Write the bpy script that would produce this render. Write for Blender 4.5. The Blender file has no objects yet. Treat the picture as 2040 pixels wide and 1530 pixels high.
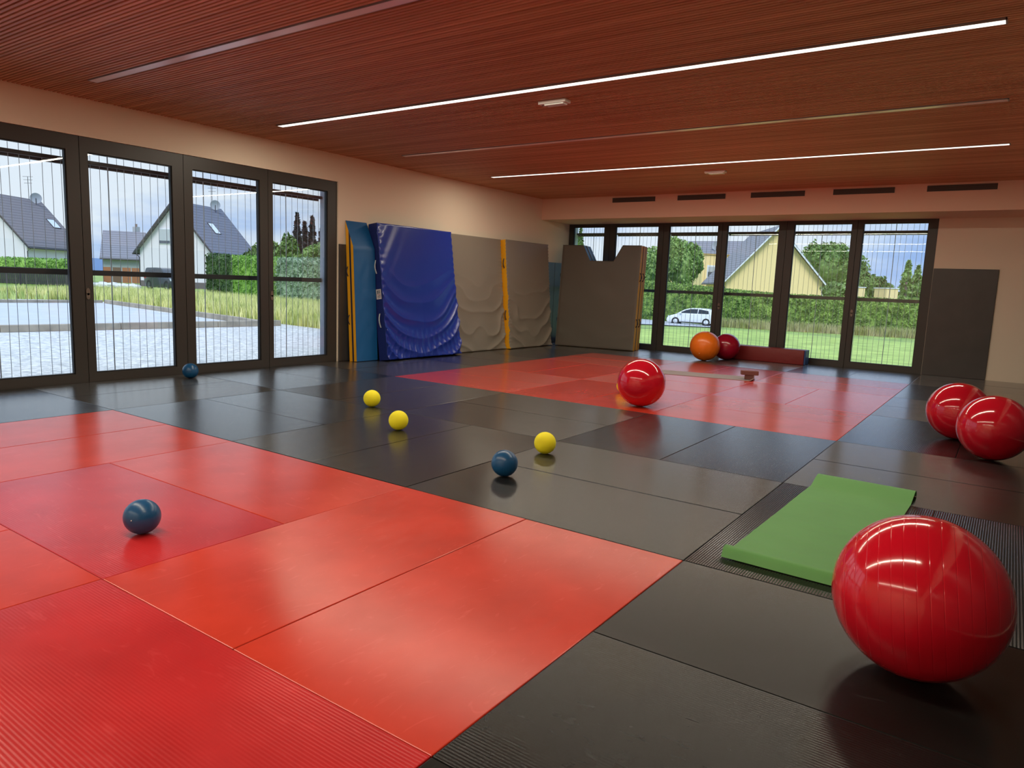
import bpy, bmesh, math, random
from mathutils import Vector, Matrix, noise
random.seed(7)
PI = math.pi
scn = bpy.context.scene
COL = scn.collection

# ------------------------------------------------------------------ camera
CAM = Vector((7.2777, -3.4974, 1.4136))
YAW, PITCH, ROLL, FPX = -0.6058, -0.1407, 0.0392, 1419.55
_F = Vector((math.sin(YAW)*math.cos(PITCH), math.cos(YAW)*math.cos(PITCH), math.sin(PITCH)))
_R0 = Vector((math.cos(YAW), -math.sin(YAW), 0)); _U0 = _R0.cross(_F)
_R = _R0*math.cos(ROLL) + _U0*math.sin(ROLL); _U = -_R0*math.sin(ROLL) + _U0*math.cos(ROLL)
cd = bpy.data.cameras.new('camera'); cam = bpy.data.objects.new('camera', cd); COL.objects.link(cam)
m = Matrix((( _R.x, _U.x, -_F.x, CAM.x), (_R.y, _U.y, -_F.y, CAM.y), (_R.z, _U.z, -_F.z, CAM.z), (0,0,0,1)))
cam.matrix_world = m
cd.sensor_fit = 'HORIZONTAL'; cd.sensor_width = 36; cd.lens = 36*FPX/2040; cd.clip_end = 3000; cd.clip_start = .05
scn.camera = cam

def at(u, v, d):           # a world point at depth d along the line of sight of one photo pixel (used to survey far things)
    return CAM + (_F + _R*((u-1020)/FPX) - _U*((v-765)/FPX))*d
def ground_z(x, y): return -.15 - (.012 + .022*min(1, max(0, (x+42)/24)))*max(0, min(y, 62)-14)
def on_ground(u, v):
    lo, hi = 2, 300
    for _ in range(50):
        mid = (lo+hi)/2; p = at(u, v, mid)
        if p.z > ground_z(p.x, p.y): lo = mid
        else: hi = mid
    p = at(u, v, lo); return p

# ------------------------------------------------------------------ world, sun, exposure
w = bpy.data.worlds.new('sky'); scn.world = w; w.use_nodes = True
nt = w.node_tree; nt.nodes.clear(); N = nt.nodes; L = nt.links
out = N.new('ShaderNodeOutputWorld'); bg = N.new('ShaderNodeBackground')
tc = N.new('ShaderNodeTexCoord'); mp = N.new('ShaderNodeMapping'); mp.inputs['Scale'].default_value = (1.0, 1.0, 4.5)
nz = N.new('ShaderNodeTexNoise'); nz.inputs['Scale'].default_value = 2.6; nz.inputs['Detail'].default_value = 7; nz.inputs['Roughness'].default_value = .55
rp = N.new('ShaderNodeValToRGB'); e = rp.color_ramp.elements
e[0].position = .36; e[0].color = (.30, .47, .83, 1); e[1].position = .60; e[1].color = (.78, .86, .96, 1)
x_ = rp.color_ramp.elements.new(.47); x_.color = (.47, .62, .90, 1)
dot = N.new('ShaderNodeVectorMath'); dot.operation = 'DOT_PRODUCT'; dot.inputs[1].default_value = (-.9, .43, 0)
mr = N.new('ShaderNodeMapRange'); mr.inputs[1].default_value = .1; mr.inputs[2].default_value = .95; mr.inputs[3].default_value = -.12; mr.inputs[4].default_value = .12
ad = N.new('ShaderNodeMath'); ad.operation = 'ADD'
L.new(tc.outputs['Generated'], mp.inputs[0]); L.new(mp.outputs[0], nz.inputs['Vector'])
L.new(tc.outputs['Generated'], dot.inputs[0]); L.new(dot.outputs['Value'], mr.inputs[0])
L.new(nz.outputs['Fac'], ad.inputs[0]); L.new(mr.outputs[0], ad.inputs[1]); L.new(ad.outputs[0], rp.inputs[0])
# an overcast sky is brighter overhead than at the horizon
sz = N.new('ShaderNodeSeparateXYZ'); L.new(tc.outputs['Generated'], sz.inputs[0])
el = N.new('ShaderNodeMapRange'); el.inputs[1].default_value = .14; el.inputs[2].default_value = .75; el.inputs[3].default_value = 1.2; el.inputs[4].default_value = 2.2
L.new(sz.outputs[2], el.inputs[0]); L.new(el.outputs[0], bg.inputs[1])
L.new(rp.outputs[0], bg.inputs[0])
L.new(bg.outputs[0], out.inputs[0])
sd = bpy.data.lights.new('sun', 'SUN'); sd.energy = 2.7; sd.angle = math.radians(25); sd.color = (1, .97, .92)
so = bpy.data.objects.new('sun', sd); COL.objects.link(so); so.rotation_euler = (math.radians(38), 0, math.radians(25))
scn.view_settings.view_transform = 'Standard'; scn.view_settings.look = 'None'
scn.view_settings.exposure = 0.0; scn.view_settings.gamma = 1; scn.view_settings.use_curve_mapping = False
LED = 94.0          # radiance of a lit ceiling strip

# ------------------------------------------------------------------ materials
MC = {}
def lin(c): return tuple(((v/255+.055)/1.055)**2.4 if v/255 > .04045 else v/255/12.92 for v in c)
def mat(name, color=(.5,.5,.5), rough=.5, metal=0., ior=1.5, emit=None, es=1., bump=None, var=None, coat=0., sheen=0., spec=None):
    """procedural Principled. bump=(scale,strength,dist); var=(scale,amount) colour noise"""
    if name in MC: return MC[name]
    M = bpy.data.materials.new(name); M.use_nodes = True; nt = M.node_tree; b = nt.nodes['Principled BSDF']
    b.inputs['Base Color'].default_value = (*color, 1); b.inputs['Roughness'].default_value = rough
    b.inputs['Metallic'].default_value = metal; b.inputs['IOR'].default_value = ior
    if coat: b.inputs['Coat Weight'].default_value = coat; b.inputs['Coat Roughness'].default_value = .05
    if spec is not None: b.inputs['Specular IOR Level'].default_value = spec
    if emit: b.inputs['Emission Color'].default_value = (*emit, 1); b.inputs['Emission Strength'].default_value = es
    tc = nt.nodes.new('ShaderNodeTexCoord')
    if var:
        n = nt.nodes.new('ShaderNodeTexNoise'); n.inputs['Scale'].default_value = var[0]; n.inputs['Detail'].default_value = 5
        nt.links.new(tc.outputs['Object'], n.inputs['Vector'])
        r = nt.nodes.new('ShaderNodeValToRGB'); r.color_ramp.elements[0].position = .3; r.color_ramp.elements[1].position = .7
        a = var[1]; c2 = var[2] if len(var) > 2 else tuple(min(1, c*(1+a)) for c in color)
        r.color_ramp.elements[0].color = (*[c*(1-a) for c in color], 1); r.color_ramp.elements[1].color = (*c2, 1)
        nt.links.new(n.outputs['Fac'], r.inputs[0]); nt.links.new(r.outputs[0], b.inputs['Base Color'])
    if bump:
        n = nt.nodes.new('ShaderNodeTexNoise'); n.inputs['Scale'].default_value = bump[0]; n.inputs['Detail'].default_value = 4
        nt.links.new(tc.outputs['Object'], n.inputs['Vector'])
        bp = nt.nodes.new('ShaderNodeBump'); bp.inputs['Strength'].default_value = bump[1]; bp.inputs['Distance'].default_value = bump[2]
        nt.links.new(n.outputs['Fac'], bp.inputs['Height']); nt.links.new(bp.outputs[0], b.inputs['Normal'])
    MC[name] = M; return M

def judo_mat(name, color, ribs, rough=.235, aniso=.38, ior=1.30, gain=1.18):
    M = bpy.data.materials.new(name); M.use_nodes = True; nt = M.node_tree; N = nt.nodes; L = nt.links; N.clear()
    o = N.new('ShaderNodeOutputMaterial'); mx = N.new('ShaderNodeMixShader'); df = N.new('ShaderNodeBsdfDiffuse'); b = N.new('ShaderNodeBsdfAnisotropic')
    b.inputs['Anisotropy'].default_value = -aniso
    fr = N.new('ShaderNodeFresnel'); fr.inputs[0].default_value = ior; mg = N.new('ShaderNodeMath'); mg.operation = 'MULTIPLY'; mg.use_clamp = True; mg.inputs[1].default_value = gain
    L.new(fr.outputs[0], mg.inputs[0]); L.new(mg.outputs[0], mx.inputs[0]); L.new(df.outputs[0], mx.inputs[1]); L.new(b.outputs[0], mx.inputs[2]); L.new(mx.outputs[0], o.inputs[0])
    tc = N.new('ShaderNodeTexCoord'); oi = N.new('ShaderNodeObjectInfo')
    # the tangent lies across the grooves, which run along the mat
    cv = N.new('ShaderNodeCombineXYZ'); cv.inputs[1].default_value = 1
    vt = N.new('ShaderNodeVectorTransform'); vt.vector_type = 'VECTOR'; vt.convert_from = 'OBJECT'; vt.convert_to = 'WORLD'
    L.new(cv.outputs[0], vt.inputs[0]); L.new(vt.outputs[0], b.inputs['Tangent'])
    addv = N.new('ShaderNodeVectorMath'); addv.operation = 'ADD'
    L.new(tc.outputs['Object'], addv.inputs[0]); L.new(oi.outputs['Location'], addv.inputs[1])
    # worn patches: hue of each mat and scuffs
    n1 = N.new('ShaderNodeTexNoise'); n1.inputs['Scale'].default_value = 2.2; n1.inputs['Detail'].default_value = 6; L.new(addv.outputs[0], n1.inputs['Vector'])
    mp = N.new('ShaderNodeMapping'); mp.inputs['Scale'].default_value = (3, 9, 1); mp.inputs['Rotation'].default_value = (0, 0, .5)
    L.new(addv.outputs[0], mp.inputs[0])
    n2 = N.new('ShaderNodeTexNoise'); n2.inputs['Scale'].default_value = 1.6; n2.inputs['Detail'].default_value = 4; n2.inputs['Distortion'].default_value = .4
    L.new(mp.outputs[0], n2.inputs['Vector'])
    r = N.new('ShaderNodeValToRGB'); r.color_ramp.elements[0].position = .3; r.color_ramp.elements[1].position = .75
    r.color_ramp.elements[0].color = (*[c*.88 for c in color], 1); r.color_ramp.elements[1].color = (*[min(1, c*1.12+.004) for c in color], 1)
    L.new(n1.outputs['Fac'], r.inputs[0])
    wm = N.new('ShaderNodeMapping'); wm.inputs['Scale'].default_value = (1.3, 4.2, 1); wm.inputs['Rotation'].default_value = (0, 0, .9); L.new(addv.outputs[0], wm.inputs[0])
    ns = N.new('ShaderNodeTexNoise'); ns.inputs['Scale'].default_value = 3.2; ns.inputs['Detail'].default_value = 9; ns.inputs['Distortion'].default_value = 2.2; L.new(wm.outputs[0], ns.inputs['Vector'])
    rs = N.new('ShaderNodeMapRange'); rs.inputs[1].default_value = .60; rs.inputs[2].default_value = .74; rs.inputs[4].default_value = .35; L.new(ns.outputs['Fac'], rs.inputs[0])
    sc = N.new('ShaderNodeMix'); sc.data_type = 'RGBA'; L.new(rs.outputs[0], sc.inputs[0]); L.new(r.outputs[0], sc.inputs[6]); sc.inputs[7].default_value = (*[min(1, c*1.25+.035) for c in color], 1)
    L.new(sc.outputs[2], df.inputs['Color'])
    mr = N.new('ShaderNodeMapRange'); mr.inputs[1].default_value = .3; mr.inputs[2].default_value = .75; mr.inputs[3].default_value = rough*.95; mr.inputs[4].default_value = rough*1.08
    L.new(n2.outputs['Fac'], mr.inputs[0]); L.new(mr.outputs[0], b.inputs['Roughness'])
    if ribs:
        sp = N.new('ShaderNodeSeparateXYZ'); L.new(tc.outputs['Object'], sp.inputs[0])
        mu = N.new('ShaderNodeMath'); mu.operation = 'MULTIPLY'; mu.inputs[1].default_value = 2*PI/.0133; L.new(sp.outputs[1], mu.inputs[0])
        si = N.new('ShaderNodeMath'); si.operation = 'SINE'; L.new(mu.outputs[0], si.inputs[0])
        bp2 = N.new('ShaderNodeBump'); bp2.inputs['Strength'].default_value = ribs; bp2.inputs['Distance'].default_value = .001
        L.new(si.outputs[0], bp2.inputs['Height']); L.new(bp2.outputs[0], b.inputs['Normal']); L.new(bp2.outputs[0], df.inputs['Normal'])
    return M

def ball_mat(name, color, rough, rings=0., coat=0.0, spacing=.04):
    M = bpy.data.materials.new(name); M.use_nodes = True; nt = M.node_tree; b = nt.nodes['Principled BSDF']; N = nt.nodes; L = nt.links
    b.inputs['Base Color'].default_value = (*color, 1); b.inputs['Roughness'].default_value = rough
    if coat: b.inputs['Coat Weight'].default_value = coat; b.inputs['Coat Roughness'].default_value = .03
    tc = N.new('ShaderNodeTexCoord')
    n = N.new('ShaderNodeTexNoise'); n.inputs['Scale'].default_value = 14; L.new(tc.outputs['Object'], n.inputs['Vector'])
    bp = N.new('ShaderNodeBump'); bp.inputs['Strength'].default_value = .05; bp.inputs['Distance'].default_value = .002
    L.new(n.outputs['Fac'], bp.inputs['Height']); nn = bp.outputs[0]
    if rings:
        sp = N.new('ShaderNodeSeparateXYZ'); L.new(tc.outputs['Object'], sp.inputs[0])
        mu = N.new('ShaderNodeMath'); mu.operation = 'PINGPONG'; mu.inputs[1].default_value = spacing/2; L.new(sp.outputs[2], mu.inputs[0])
        mr = N.new('ShaderNodeMapRange'); mr.inputs[1].default_value = 0; mr.inputs[2].default_value = .0025; mr.interpolation_type = 'SMOOTHSTEP'
        L.new(mu.outputs[0], mr.inputs[0])
        b2 = N.new('ShaderNodeBump'); b2.inputs['Strength'].default_value = rings; b2.inputs['Distance'].default_value = .0012
        L.new(mr.outputs[0], b2.inputs['Height']); L.new(nn, b2.inputs['Normal']); nn = b2.outputs[0]
    L.new(nn, b.inputs['Normal'])
    return M

def glass_mat(name, tint=(.93, .95, .95), ior=1.5):
    M = bpy.data.materials.new(name); M.use_nodes = True; nt = M.node_tree; N = nt.nodes; L = nt.links; N.clear()
    o = N.new('ShaderNodeOutputMaterial'); mx = N.new('ShaderNodeMixShader'); t = N.new('ShaderNodeBsdfTransparent'); g = N.new('ShaderNodeBsdfGlossy')
    t.inputs[0].default_value = (*tint, 1); g.inputs['Roughness'].default_value = 0.0
    f = N.new('ShaderNodeFresnel'); f.inputs[0].default_value = ior
    L.new(f.outputs[0], mx.inputs[0]); L.new(t.outputs[0], mx.inputs[1]); L.new(g.outputs[0], mx.inputs[2]); L.new(mx.outputs[0], o.inputs[0])
    return M

def wood_slat_mat():
    M = bpy.data.materials.new('ceiling_wood'); M.use_nodes = True; nt = M.node_tree; b = nt.nodes['Principled BSDF']; N = nt.nodes; L = nt.links
    b.inputs['Roughness'].default_value = .55; b.inputs['Specular IOR Level'].default_value = .3
    tc = N.new('ShaderNodeTexCoord')
    mp = N.new('ShaderNodeMapping'); mp.inputs['Scale'].default_value = (.35, 22, 1); L.new(tc.outputs['Object'], mp.inputs[0])
    n = N.new('ShaderNodeTexNoise'); n.inputs['Scale'].default_value = 1.0; n.inputs['Detail'].default_value = 4; L.new(mp.outputs[0], n.inputs['Vector'])
    r = N.new('ShaderNodeValToRGB'); r.color_ramp.elements[0].position = .35; r.color_ramp.elements[1].position = .68
    r.color_ramp.elements[0].color = (.50, .245, .13, 1); r.color_ramp.elements[1].color = (.74, .41, .23, 1)
    L.new(n.outputs['Fac'], r.inputs[0]); L.new(r.outputs[0], b.inputs['Base Color'])
    return M

def tile_mat(name, color, axis_scale=3.2):
    M = bpy.data.materials.new(name); M.use_nodes = True; nt = M.node_tree; b = nt.nodes['Principled BSDF']; N = nt.nodes; L = nt.links
    b.inputs['Roughness'].default_value = .8
    tc = N.new('ShaderNodeTexCoord'); wv = N.new('ShaderNodeTexWave'); wv.bands_direction = 'Z'; wv.inputs['Scale'].default_value = axis_scale/3.2
    wv.inputs['Distortion'].default_value = .3; wv.inputs['Detail'].default_value = 2
    L.new(tc.outputs['Object'], wv.inputs['Vector'])
    r = N.new('ShaderNodeValToRGB'); r.color_ramp.elements[0].position = 0; r.color_ramp.elements[1].position = .35
    r.color_ramp.elements[0].color = (*[c*.6 for c in color], 1); r.color_ramp.elements[1].color = (*color, 1)
    L.new(wv.outputs['Fac'], r.inputs[0]); L.new(r.outputs[0], b.inputs['Base Color'])
    return M

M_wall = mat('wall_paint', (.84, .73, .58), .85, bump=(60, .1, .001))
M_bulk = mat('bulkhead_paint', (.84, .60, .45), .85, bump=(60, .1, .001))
M_frame = mat('bronze_aluminium', (.042, .036, .031), .42, metal=.0, bump=(200, .03, .0005))
M_gasket = mat('gasket', (.008, .008, .009), .5)
M_glass = glass_mat('window_glass')
M_steel = mat('screen_steel', (.42, .43, .43), .5)
M_rail = mat('rail_metal', (.06, .052, .045), .45)
M_handle = mat('handle_alu', (.22, .18, .15), .35, metal=.5)
M_slat = wood_slat_mat()
M_dark = mat('ceiling_felt', (.02, .014, .012), .9)
M_lit = mat('led_diffuser_lit', (.9, .9, .9), .4, emit=(1.0, .93, .82), es=2.0)
M_unlit = mat('led_diffuser_unlit', (.97, .96, .95), .25)
M_alu = mat('alu_profile', (.45, .42, .40), .4, metal=.6)
M_white = mat('white_plastic', (.8, .78, .72), .4)
M_grille = mat('grille_dark', (.05, .04, .035), .6)
M_pad = mat('wall_pad_vinyl', (.055, .05, .048), .36, bump=(150, .15, .001), var=(3, .12))
M_pads = mat('wall_pad_edge', (.10, .09, .08), .5)
M_red = judo_mat('mat_red_smooth', (.60, .044, .021), 0)
M_redr = judo_mat('mat_red_ribbed', (.52, .019, .021), .16)
M_blk = judo_mat('mat_black_smooth', (.009, .0088, .008), 0, ior=1.25, gain=1.5)
M_blkr = judo_mat('mat_black_ribbed', (.009, .0085, .008), .2, ior=1.25, gain=1.5)
M_blkR = judo_mat('mat_black_deep_ribs', (.012, .011, .010), 1.0)
M_foam = mat('foam_underside', (.02, .02, .02), .9)

# ------------------------------------------------------------------ mesh helpers
class MB:
    def __init__(s): s.v = []; s.f = []
    def quad(s, a, b, c, d):
        i = len(s.v); s.v += [tuple(a), tuple(b), tuple(c), tuple(d)]; s.f.append((i, i+1, i+2, i+3)); return s
    def tri(s, a, b, c):
        i = len(s.v); s.v += [tuple(a), tuple(b), tuple(c)]; s.f.append((i, i+1, i+2)); return s
    def box(s, x0, x1, y0, y1, z0, z1, T=None):
        i = len(s.v); P = [(x0,y0,z0),(x1,y0,z0),(x1,y1,z0),(x0,y1,z0),(x0,y0,z1),(x1,y0,z1),(x1,y1,z1),(x0,y1,z1)]
        if T: P = [tuple(T @ Vector(p)) for p in P]
        s.v += P; s.f += [tuple(i+k for k in q) for q in ((3,2,1,0),(4,5,6,7),(0,1,5,4),(1,2,6,5),(2,3,7,6),(3,0,4,7))]; return s
    def tube(s, pts, r, n=6, cap=True):
        pts = [Vector(p) for p in pts]; i0 = len(s.v)
        up = Vector((.13, .21, .97))
        for k, p in enumerate(pts):
            d = (pts[min(k+1, len(pts)-1)] - pts[max(k-1, 0)]).normalized()
            a = d.cross(up if abs(d.dot(up)) < .95 else Vector((1,0,0))).normalized(); b = d.cross(a)
            rr = r[k] if isinstance(r, (list, tuple)) else r
            for j in range(n): s.v.append(tuple(p + (a*math.cos(2*PI*j/n) + b*math.sin(2*PI*j/n))*rr))
        for k in range(len(pts)-1):
            for j in range(n):
                s.f.append((i0+k*n+j, i0+k*n+(j+1)%n, i0+(k+1)*n+(j+1)%n, i0+(k+1)*n+j))
        if cap: s.f.append(tuple(i0+j for j in range(n))[::-1]); s.f.append(tuple(i0+(len(pts)-1)*n+j for j in range(n)))
        return s
    def prism(s, poly, f0, f1):      # poly: list of 2D points; f0/f1 map (a,b)->3D at the two ends
        i = len(s.v); n = len(poly); s.v += [tuple(f0(*p)) for p in poly] + [tuple(f1(*p)) for p in poly]
        s.f.append(tuple(range(i, i+n))[::-1]); s.f.append(tuple(range(i+n, i+2*n)))
        for k in range(n): s.f.append((i+k, i+(k+1)%n, i+n+(k+1)%n, i+n+k))
        return s
    def grid(s, rows):
        i = len(s.v); n = len(rows[0])
        for r in rows: s.v += [tuple(p) for p in r]
        for a in range(len(rows)-1):
            for b in range(n-1): s.f.append((i+a*n+b, i+a*n+b+1, i+(a+1)*n+b+1, i+(a+1)*n+b))
        return s
    def build(s, name, material, parent=None, bevel=0, seg=2, smooth=False, merge=False, origin=None):
        me = bpy.data.meshes.new(name)
        o0 = Vector(origin) if origin is not None else Vector((0,0,0))
        me.from_pydata([tuple(Vector(p)-o0) for p in s.v], [], s.f); me.update()
        bm = bmesh.new(); bm.from_mesh(me)
        if merge: bmesh.ops.remove_doubles(bm, verts=bm.verts, dist=1e-5)
        if bevel: bmesh.ops.bevel(bm, geom=list(bm.edges), offset=bevel, segments=seg, affect='EDGES', profile=.5)
        bmesh.ops.recalc_face_normals(bm, faces=bm.faces)
        bm.to_mesh(me); bm.free()
        if smooth:
            for p in me.polygons: p.use_smooth = True
        if material: me.materials.append(material)
        o = bpy.data.objects.new(name, me); COL.objects.link(o); o.location = o0
        if parent: o.parent = parent; o.location = o0
        return o
def smooth_by_angle(o, ang=.6):
    for p in o.data.polygons: p.use_smooth = True
    o.data.set_sharp_from_angle(angle=ang)
def tag(o, label=None, cat=None, group=None, kind=None):
    if label: o['label'] = label
    if cat: o['category'] = cat
    if group: o['group'] = group
    if kind: o['kind'] = kind
    return o
def empty(name, loc=(0,0,0), rz=0):
    o = bpy.data.objects.new(name, None); COL.objects.link(o); o.location = loc; o.rotation_euler = (0,0,rz); o.empty_display_size = .1; return o
def copy_tree(o, parent=None):
    c = o.copy(); COL.objects.link(c); c.parent = parent
    for ch in list(o.children): copy_tree(ch, c)
    return c

# ------------------------------------------------------------------ room shell
XL, YF, ZC, YB = -1.93, 12.0, 3.36, 10.74
XR, YN = 8.1, -8.2
ZF = -.045                      # structural floor under the mats
WT = .38                        # outer wall thickness
tag(MB().box(XL-WT, XR+.2, YN-.2, YF+WT, ZF-.25, ZF).build('floor', mat('floor_screed', (.09,.085,.08), .7)), 'grey screed floor under the judo mats', 'floor', kind='structure')
seamsL = [-3.26, -1.95, -.64, .67, 1.965, 3.285, 4.61]
mb = MB()
mb.box(XL-WT, XL, YN, seamsL[0], ZF, ZC+.2); mb.box(XL-WT, XL, seamsL[0], 4.61, 2.93, ZC+.2); mb.box(XL-WT, XL, 4.61, YF+WT, ZF, ZC+.2)
tag(mb.build('wall_left', M_wall), 'cream painted left wall around the four window doors', 'wall', kind='structure')
mb = MB()
mb.box(XL, 5.98, YF, YF+WT, 2.92, ZC+.2); mb.box(5.98, XR, YF, YF+WT, ZF, ZC+.2)
tag(mb.build('wall_far', M_wall), 'cream painted far wall to the right of the windows', 'wall', kind='structure')
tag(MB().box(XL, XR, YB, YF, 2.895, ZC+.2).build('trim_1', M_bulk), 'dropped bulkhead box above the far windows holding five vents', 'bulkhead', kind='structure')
tag(MB().box(XR, XR+.2, YN, YF+WT, ZF, ZC+.2).build('wall_right', M_wall), 'cream painted right wall outside the view', 'wall', kind='structure')
tag(MB().box(XL-WT, XR+.2, YN-.2, YN, ZF, ZC+.2).build('wall_near', M_wall), 'cream painted wall behind the camera', 'wall', kind='structure')
# ceiling: dark felt with timber slats running across the room
strips = [(.41, False), (2.78, True), (5.15, False), (7.52, True), (-1.97, True), (-4.34, False), (-6.7, True)]
SW = .10
mb = MB().box(XL-WT, XR+.2, YN-.2, YF+WT, ZC+.03, ZC+.25)
ce = mb.build('ceiling', M_dark); tag(ce, 'slatted timber ceiling of thin red-brown slats', 'ceiling', kind='structure')
mb = MB(); y = YN+.01; pitch = .045
while y < YB-.03:
    hit = any(abs(y+.014-ys) < SW/2+.018 for ys, _ in strips)
    if hit:
        mb.box(XL, -1.0, y, y+.025, ZC, ZC+.032); mb.box(7.02, XR, y, y+.025, ZC, ZC+.032)
    else:
        x = XL
        cut = XL + random.uniform(1.0, 4.0)
        while x < XR-.01:
            x1 = min(cut, XR); mb.box(x, x1-.0015, y, y+.025, ZC+random.uniform(-.0012,.0012), ZC+.032); x = x1; cut = x + 3.9
    y += pitch
mb.build('slat', M_slat, ce)
# small dark sprinkler points / knots on the ceiling
# LED strips
for n, (ys, lit) in enumerate(strips):
    o = empty('ceiling_strip_light', (3.01, ys, ZC))
    where = {.41: 'unlit grey line light nearest the left window wall corner, first strip in view', 2.78: 'long lit line light, the nearer and longer looking of the two glowing strips',
             5.15: 'unlit thin line light between the two glowing strips', 7.52: 'lit line light farther away, nearest the bulkhead vents'}.get(ys, 'line light recessed in the slatted ceiling behind the camera')
    tag(o, where, 'ceiling light', 'recessed line lights in the slatted ceiling')
    MB().box(-4.0, 4.0, -.043, .043, -.004, .006).build('diffuser', M_lit if lit else M_unlit, o)
    if lit:
        for q in range(4):      # the strip's own light, four tubes end to end just under the diffuser
            ld = bpy.data.lights.new('led_tube', 'AREA'); ld.shape = 'RECTANGLE'; ld.size = 2.0; ld.size_y = .085; ld.energy = LED*PI*2.0*.06; ld.color = (1.0, .90, .72)
            lo_ = bpy.data.objects.new('led_tube', ld); COL.objects.link(lo_); lo_.parent = o; lo_.location = (-3+2*q, 0, -.006)
    MB().box(-4.01, 4.01, -.05, -.043, -.005, .02).box(-4.01, 4.01, .043, .05, -.005, .02).box(-4.012, -4.0, -.05, .05, -.005, .02).box(4.0, 4.012, -.05, .05, -.005, .02).build('housing', M_alu, o)
# emergency lights on the ceiling
for x, y, lab in ((3.01, 3.25, 'small white emergency light on the ceiling just behind the nearer lit strip'), (3.03, 8.26, 'small white emergency light on the ceiling behind the farther lit strip')):
    o = tag(empty('emergency_light', (x, y, ZC)), lab, 'emergency light', 'emergency lights on the ceiling')
    MB().box(-.17, .17, -.06, .06, -.035, 0).build('housing', M_white, o, bevel=.006)
    MB().box(-.10, .14, -.045, .045, -.05, -.0345).build('diffuser', mat('frost', (.85,.9,.85), .25), o, bevel=.006)
    MB().box(-.152, -.125, -.012, .012, -.038, -.034).build('indicator', mat('indicator', (.05,.06,.03), .3), o)
# vents in the bulkhead
for k, x0 in enumerate((-.115, 1.375, 2.87, 4.36, 5.85)):
    o = empty('wall_vent', (x0+.5, YB, 3.275))
    tag(o, ['dark slot vent in the bulkhead at the left end above the stacked grey mats', 'dark slot vent in the bulkhead, second from the left corner', 'dark slot vent in the middle of the bulkhead row',
            'dark slot vent in the bulkhead, second from the right end', 'dark slot vent in the bulkhead at the right end of the row'][k], 'vent', 'slot vents along the bulkhead')
    MB().box(-.5, .5, -.004, .0, -.052, .052).build('backing', M_grille, o)
    MB().box(-.515, .515, -.010, 0, .05, .062).box(-.515, .515, -.010, 0, -.062, -.05).box(-.515, -.5, -.010, 0, -.05, .05).box(.5, .515, -.010, 0, -.05, .05).build('frame', M_bulk, o)
    mb = MB()
    for q in range(6): mb.box(-.5, .5, -.012, -.004, -.046+q*.0165, -.040+q*.0165)
    mb.build('louvre', mat('louvre', (.12,.09,.075), .5), o)

# ------------------------------------------------------------------ window doors
def window(name, lab, T, g0, g1, f0, f1, zt, g_top, handle=None):
    """T maps (along, depth outward, z). f0..f1 leaf extents, g0..g1 glass extents"""
    o = empty(name); tag(o, lab, 'window', kind='structure')
    def bx(mb, a0, a1, d0, d1, z0, z1):
        P = [T(a, d, z) for z in (z0, z1) for (a, d) in ((a0,d0),(a1,d0),(a1,d1),(a0,d1))]
        i = len(mb.v); mb.v += P; mb.f += [tuple(i+k for k in q) for q in ((3,2,1,0),(4,5,6,7),(0,1,5,4),(1,2,6,5),(2,3,7,6),(3,0,4,7))]
    zb = ZF; e = .0035
    mb = MB()
    bx(mb, f0+e, g0, 0, .075, zb, zt-e); bx(mb, g1, f1-e, 0, .075, zb, zt-e)
    bx(mb, g0, g1, 0, .075, zb, .11); bx(mb, g0, g1, 0, .075, g_top, zt-e)
    fr = mb.build('window_frame', M_frame, o)
    mb = MB(); bx(mb, f0-.001, f1+.001, .02, .07, zb, .02); bx(mb, f0-.0035, f0+.0035, .02, .07, zb, zt); bx(mb, f1-.0035, f1+.0035, .02, .07, zb, zt); bx(mb, f0, f1, .02, .07, zt-.004, zt)
    mb.build('seal', M_gasket, o)
    mb = MB(); t = .012
    bx(mb, g0, g0+t, .02, .07, .11, g_top); bx(mb, g1-t, g1, .02, .07, .11, g_top); bx(mb, g0+t, g1-t, .02, .07, .11, .11+t); bx(mb, g0+t, g1-t, .02, .07, g_top-t, g_top)
    mb.build('glazing_bead', M_gasket, o)
    mb = MB(); bx(mb, g0+.004, g1-.004, .040, .046, .114, g_top-.004); mb.build('glass_pane', M_glass, o)
    if handle is not None:
        mb = MB()
        for zc, hh in ((1.055, .04), (1.11, .045)):
            i = len(mb.v); n = 16
            for d in (-.012, 0.0):
                for k in range(n): mb.v.append(T(handle + .022*math.cos(2*PI*k/n), d, zc + hh*math.sin(2*PI*k/n)))
            mb.f.append(tuple(range(i, i+n))); mb.f.append(tuple(range(i+n, i+2*n)))
            for k in range(n): mb.f.append((i+k, i+(k+1)%n, i+n+(k+1)%n, i+n+k))
        mb.build('handle', M_handle, o)
    return o
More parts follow.
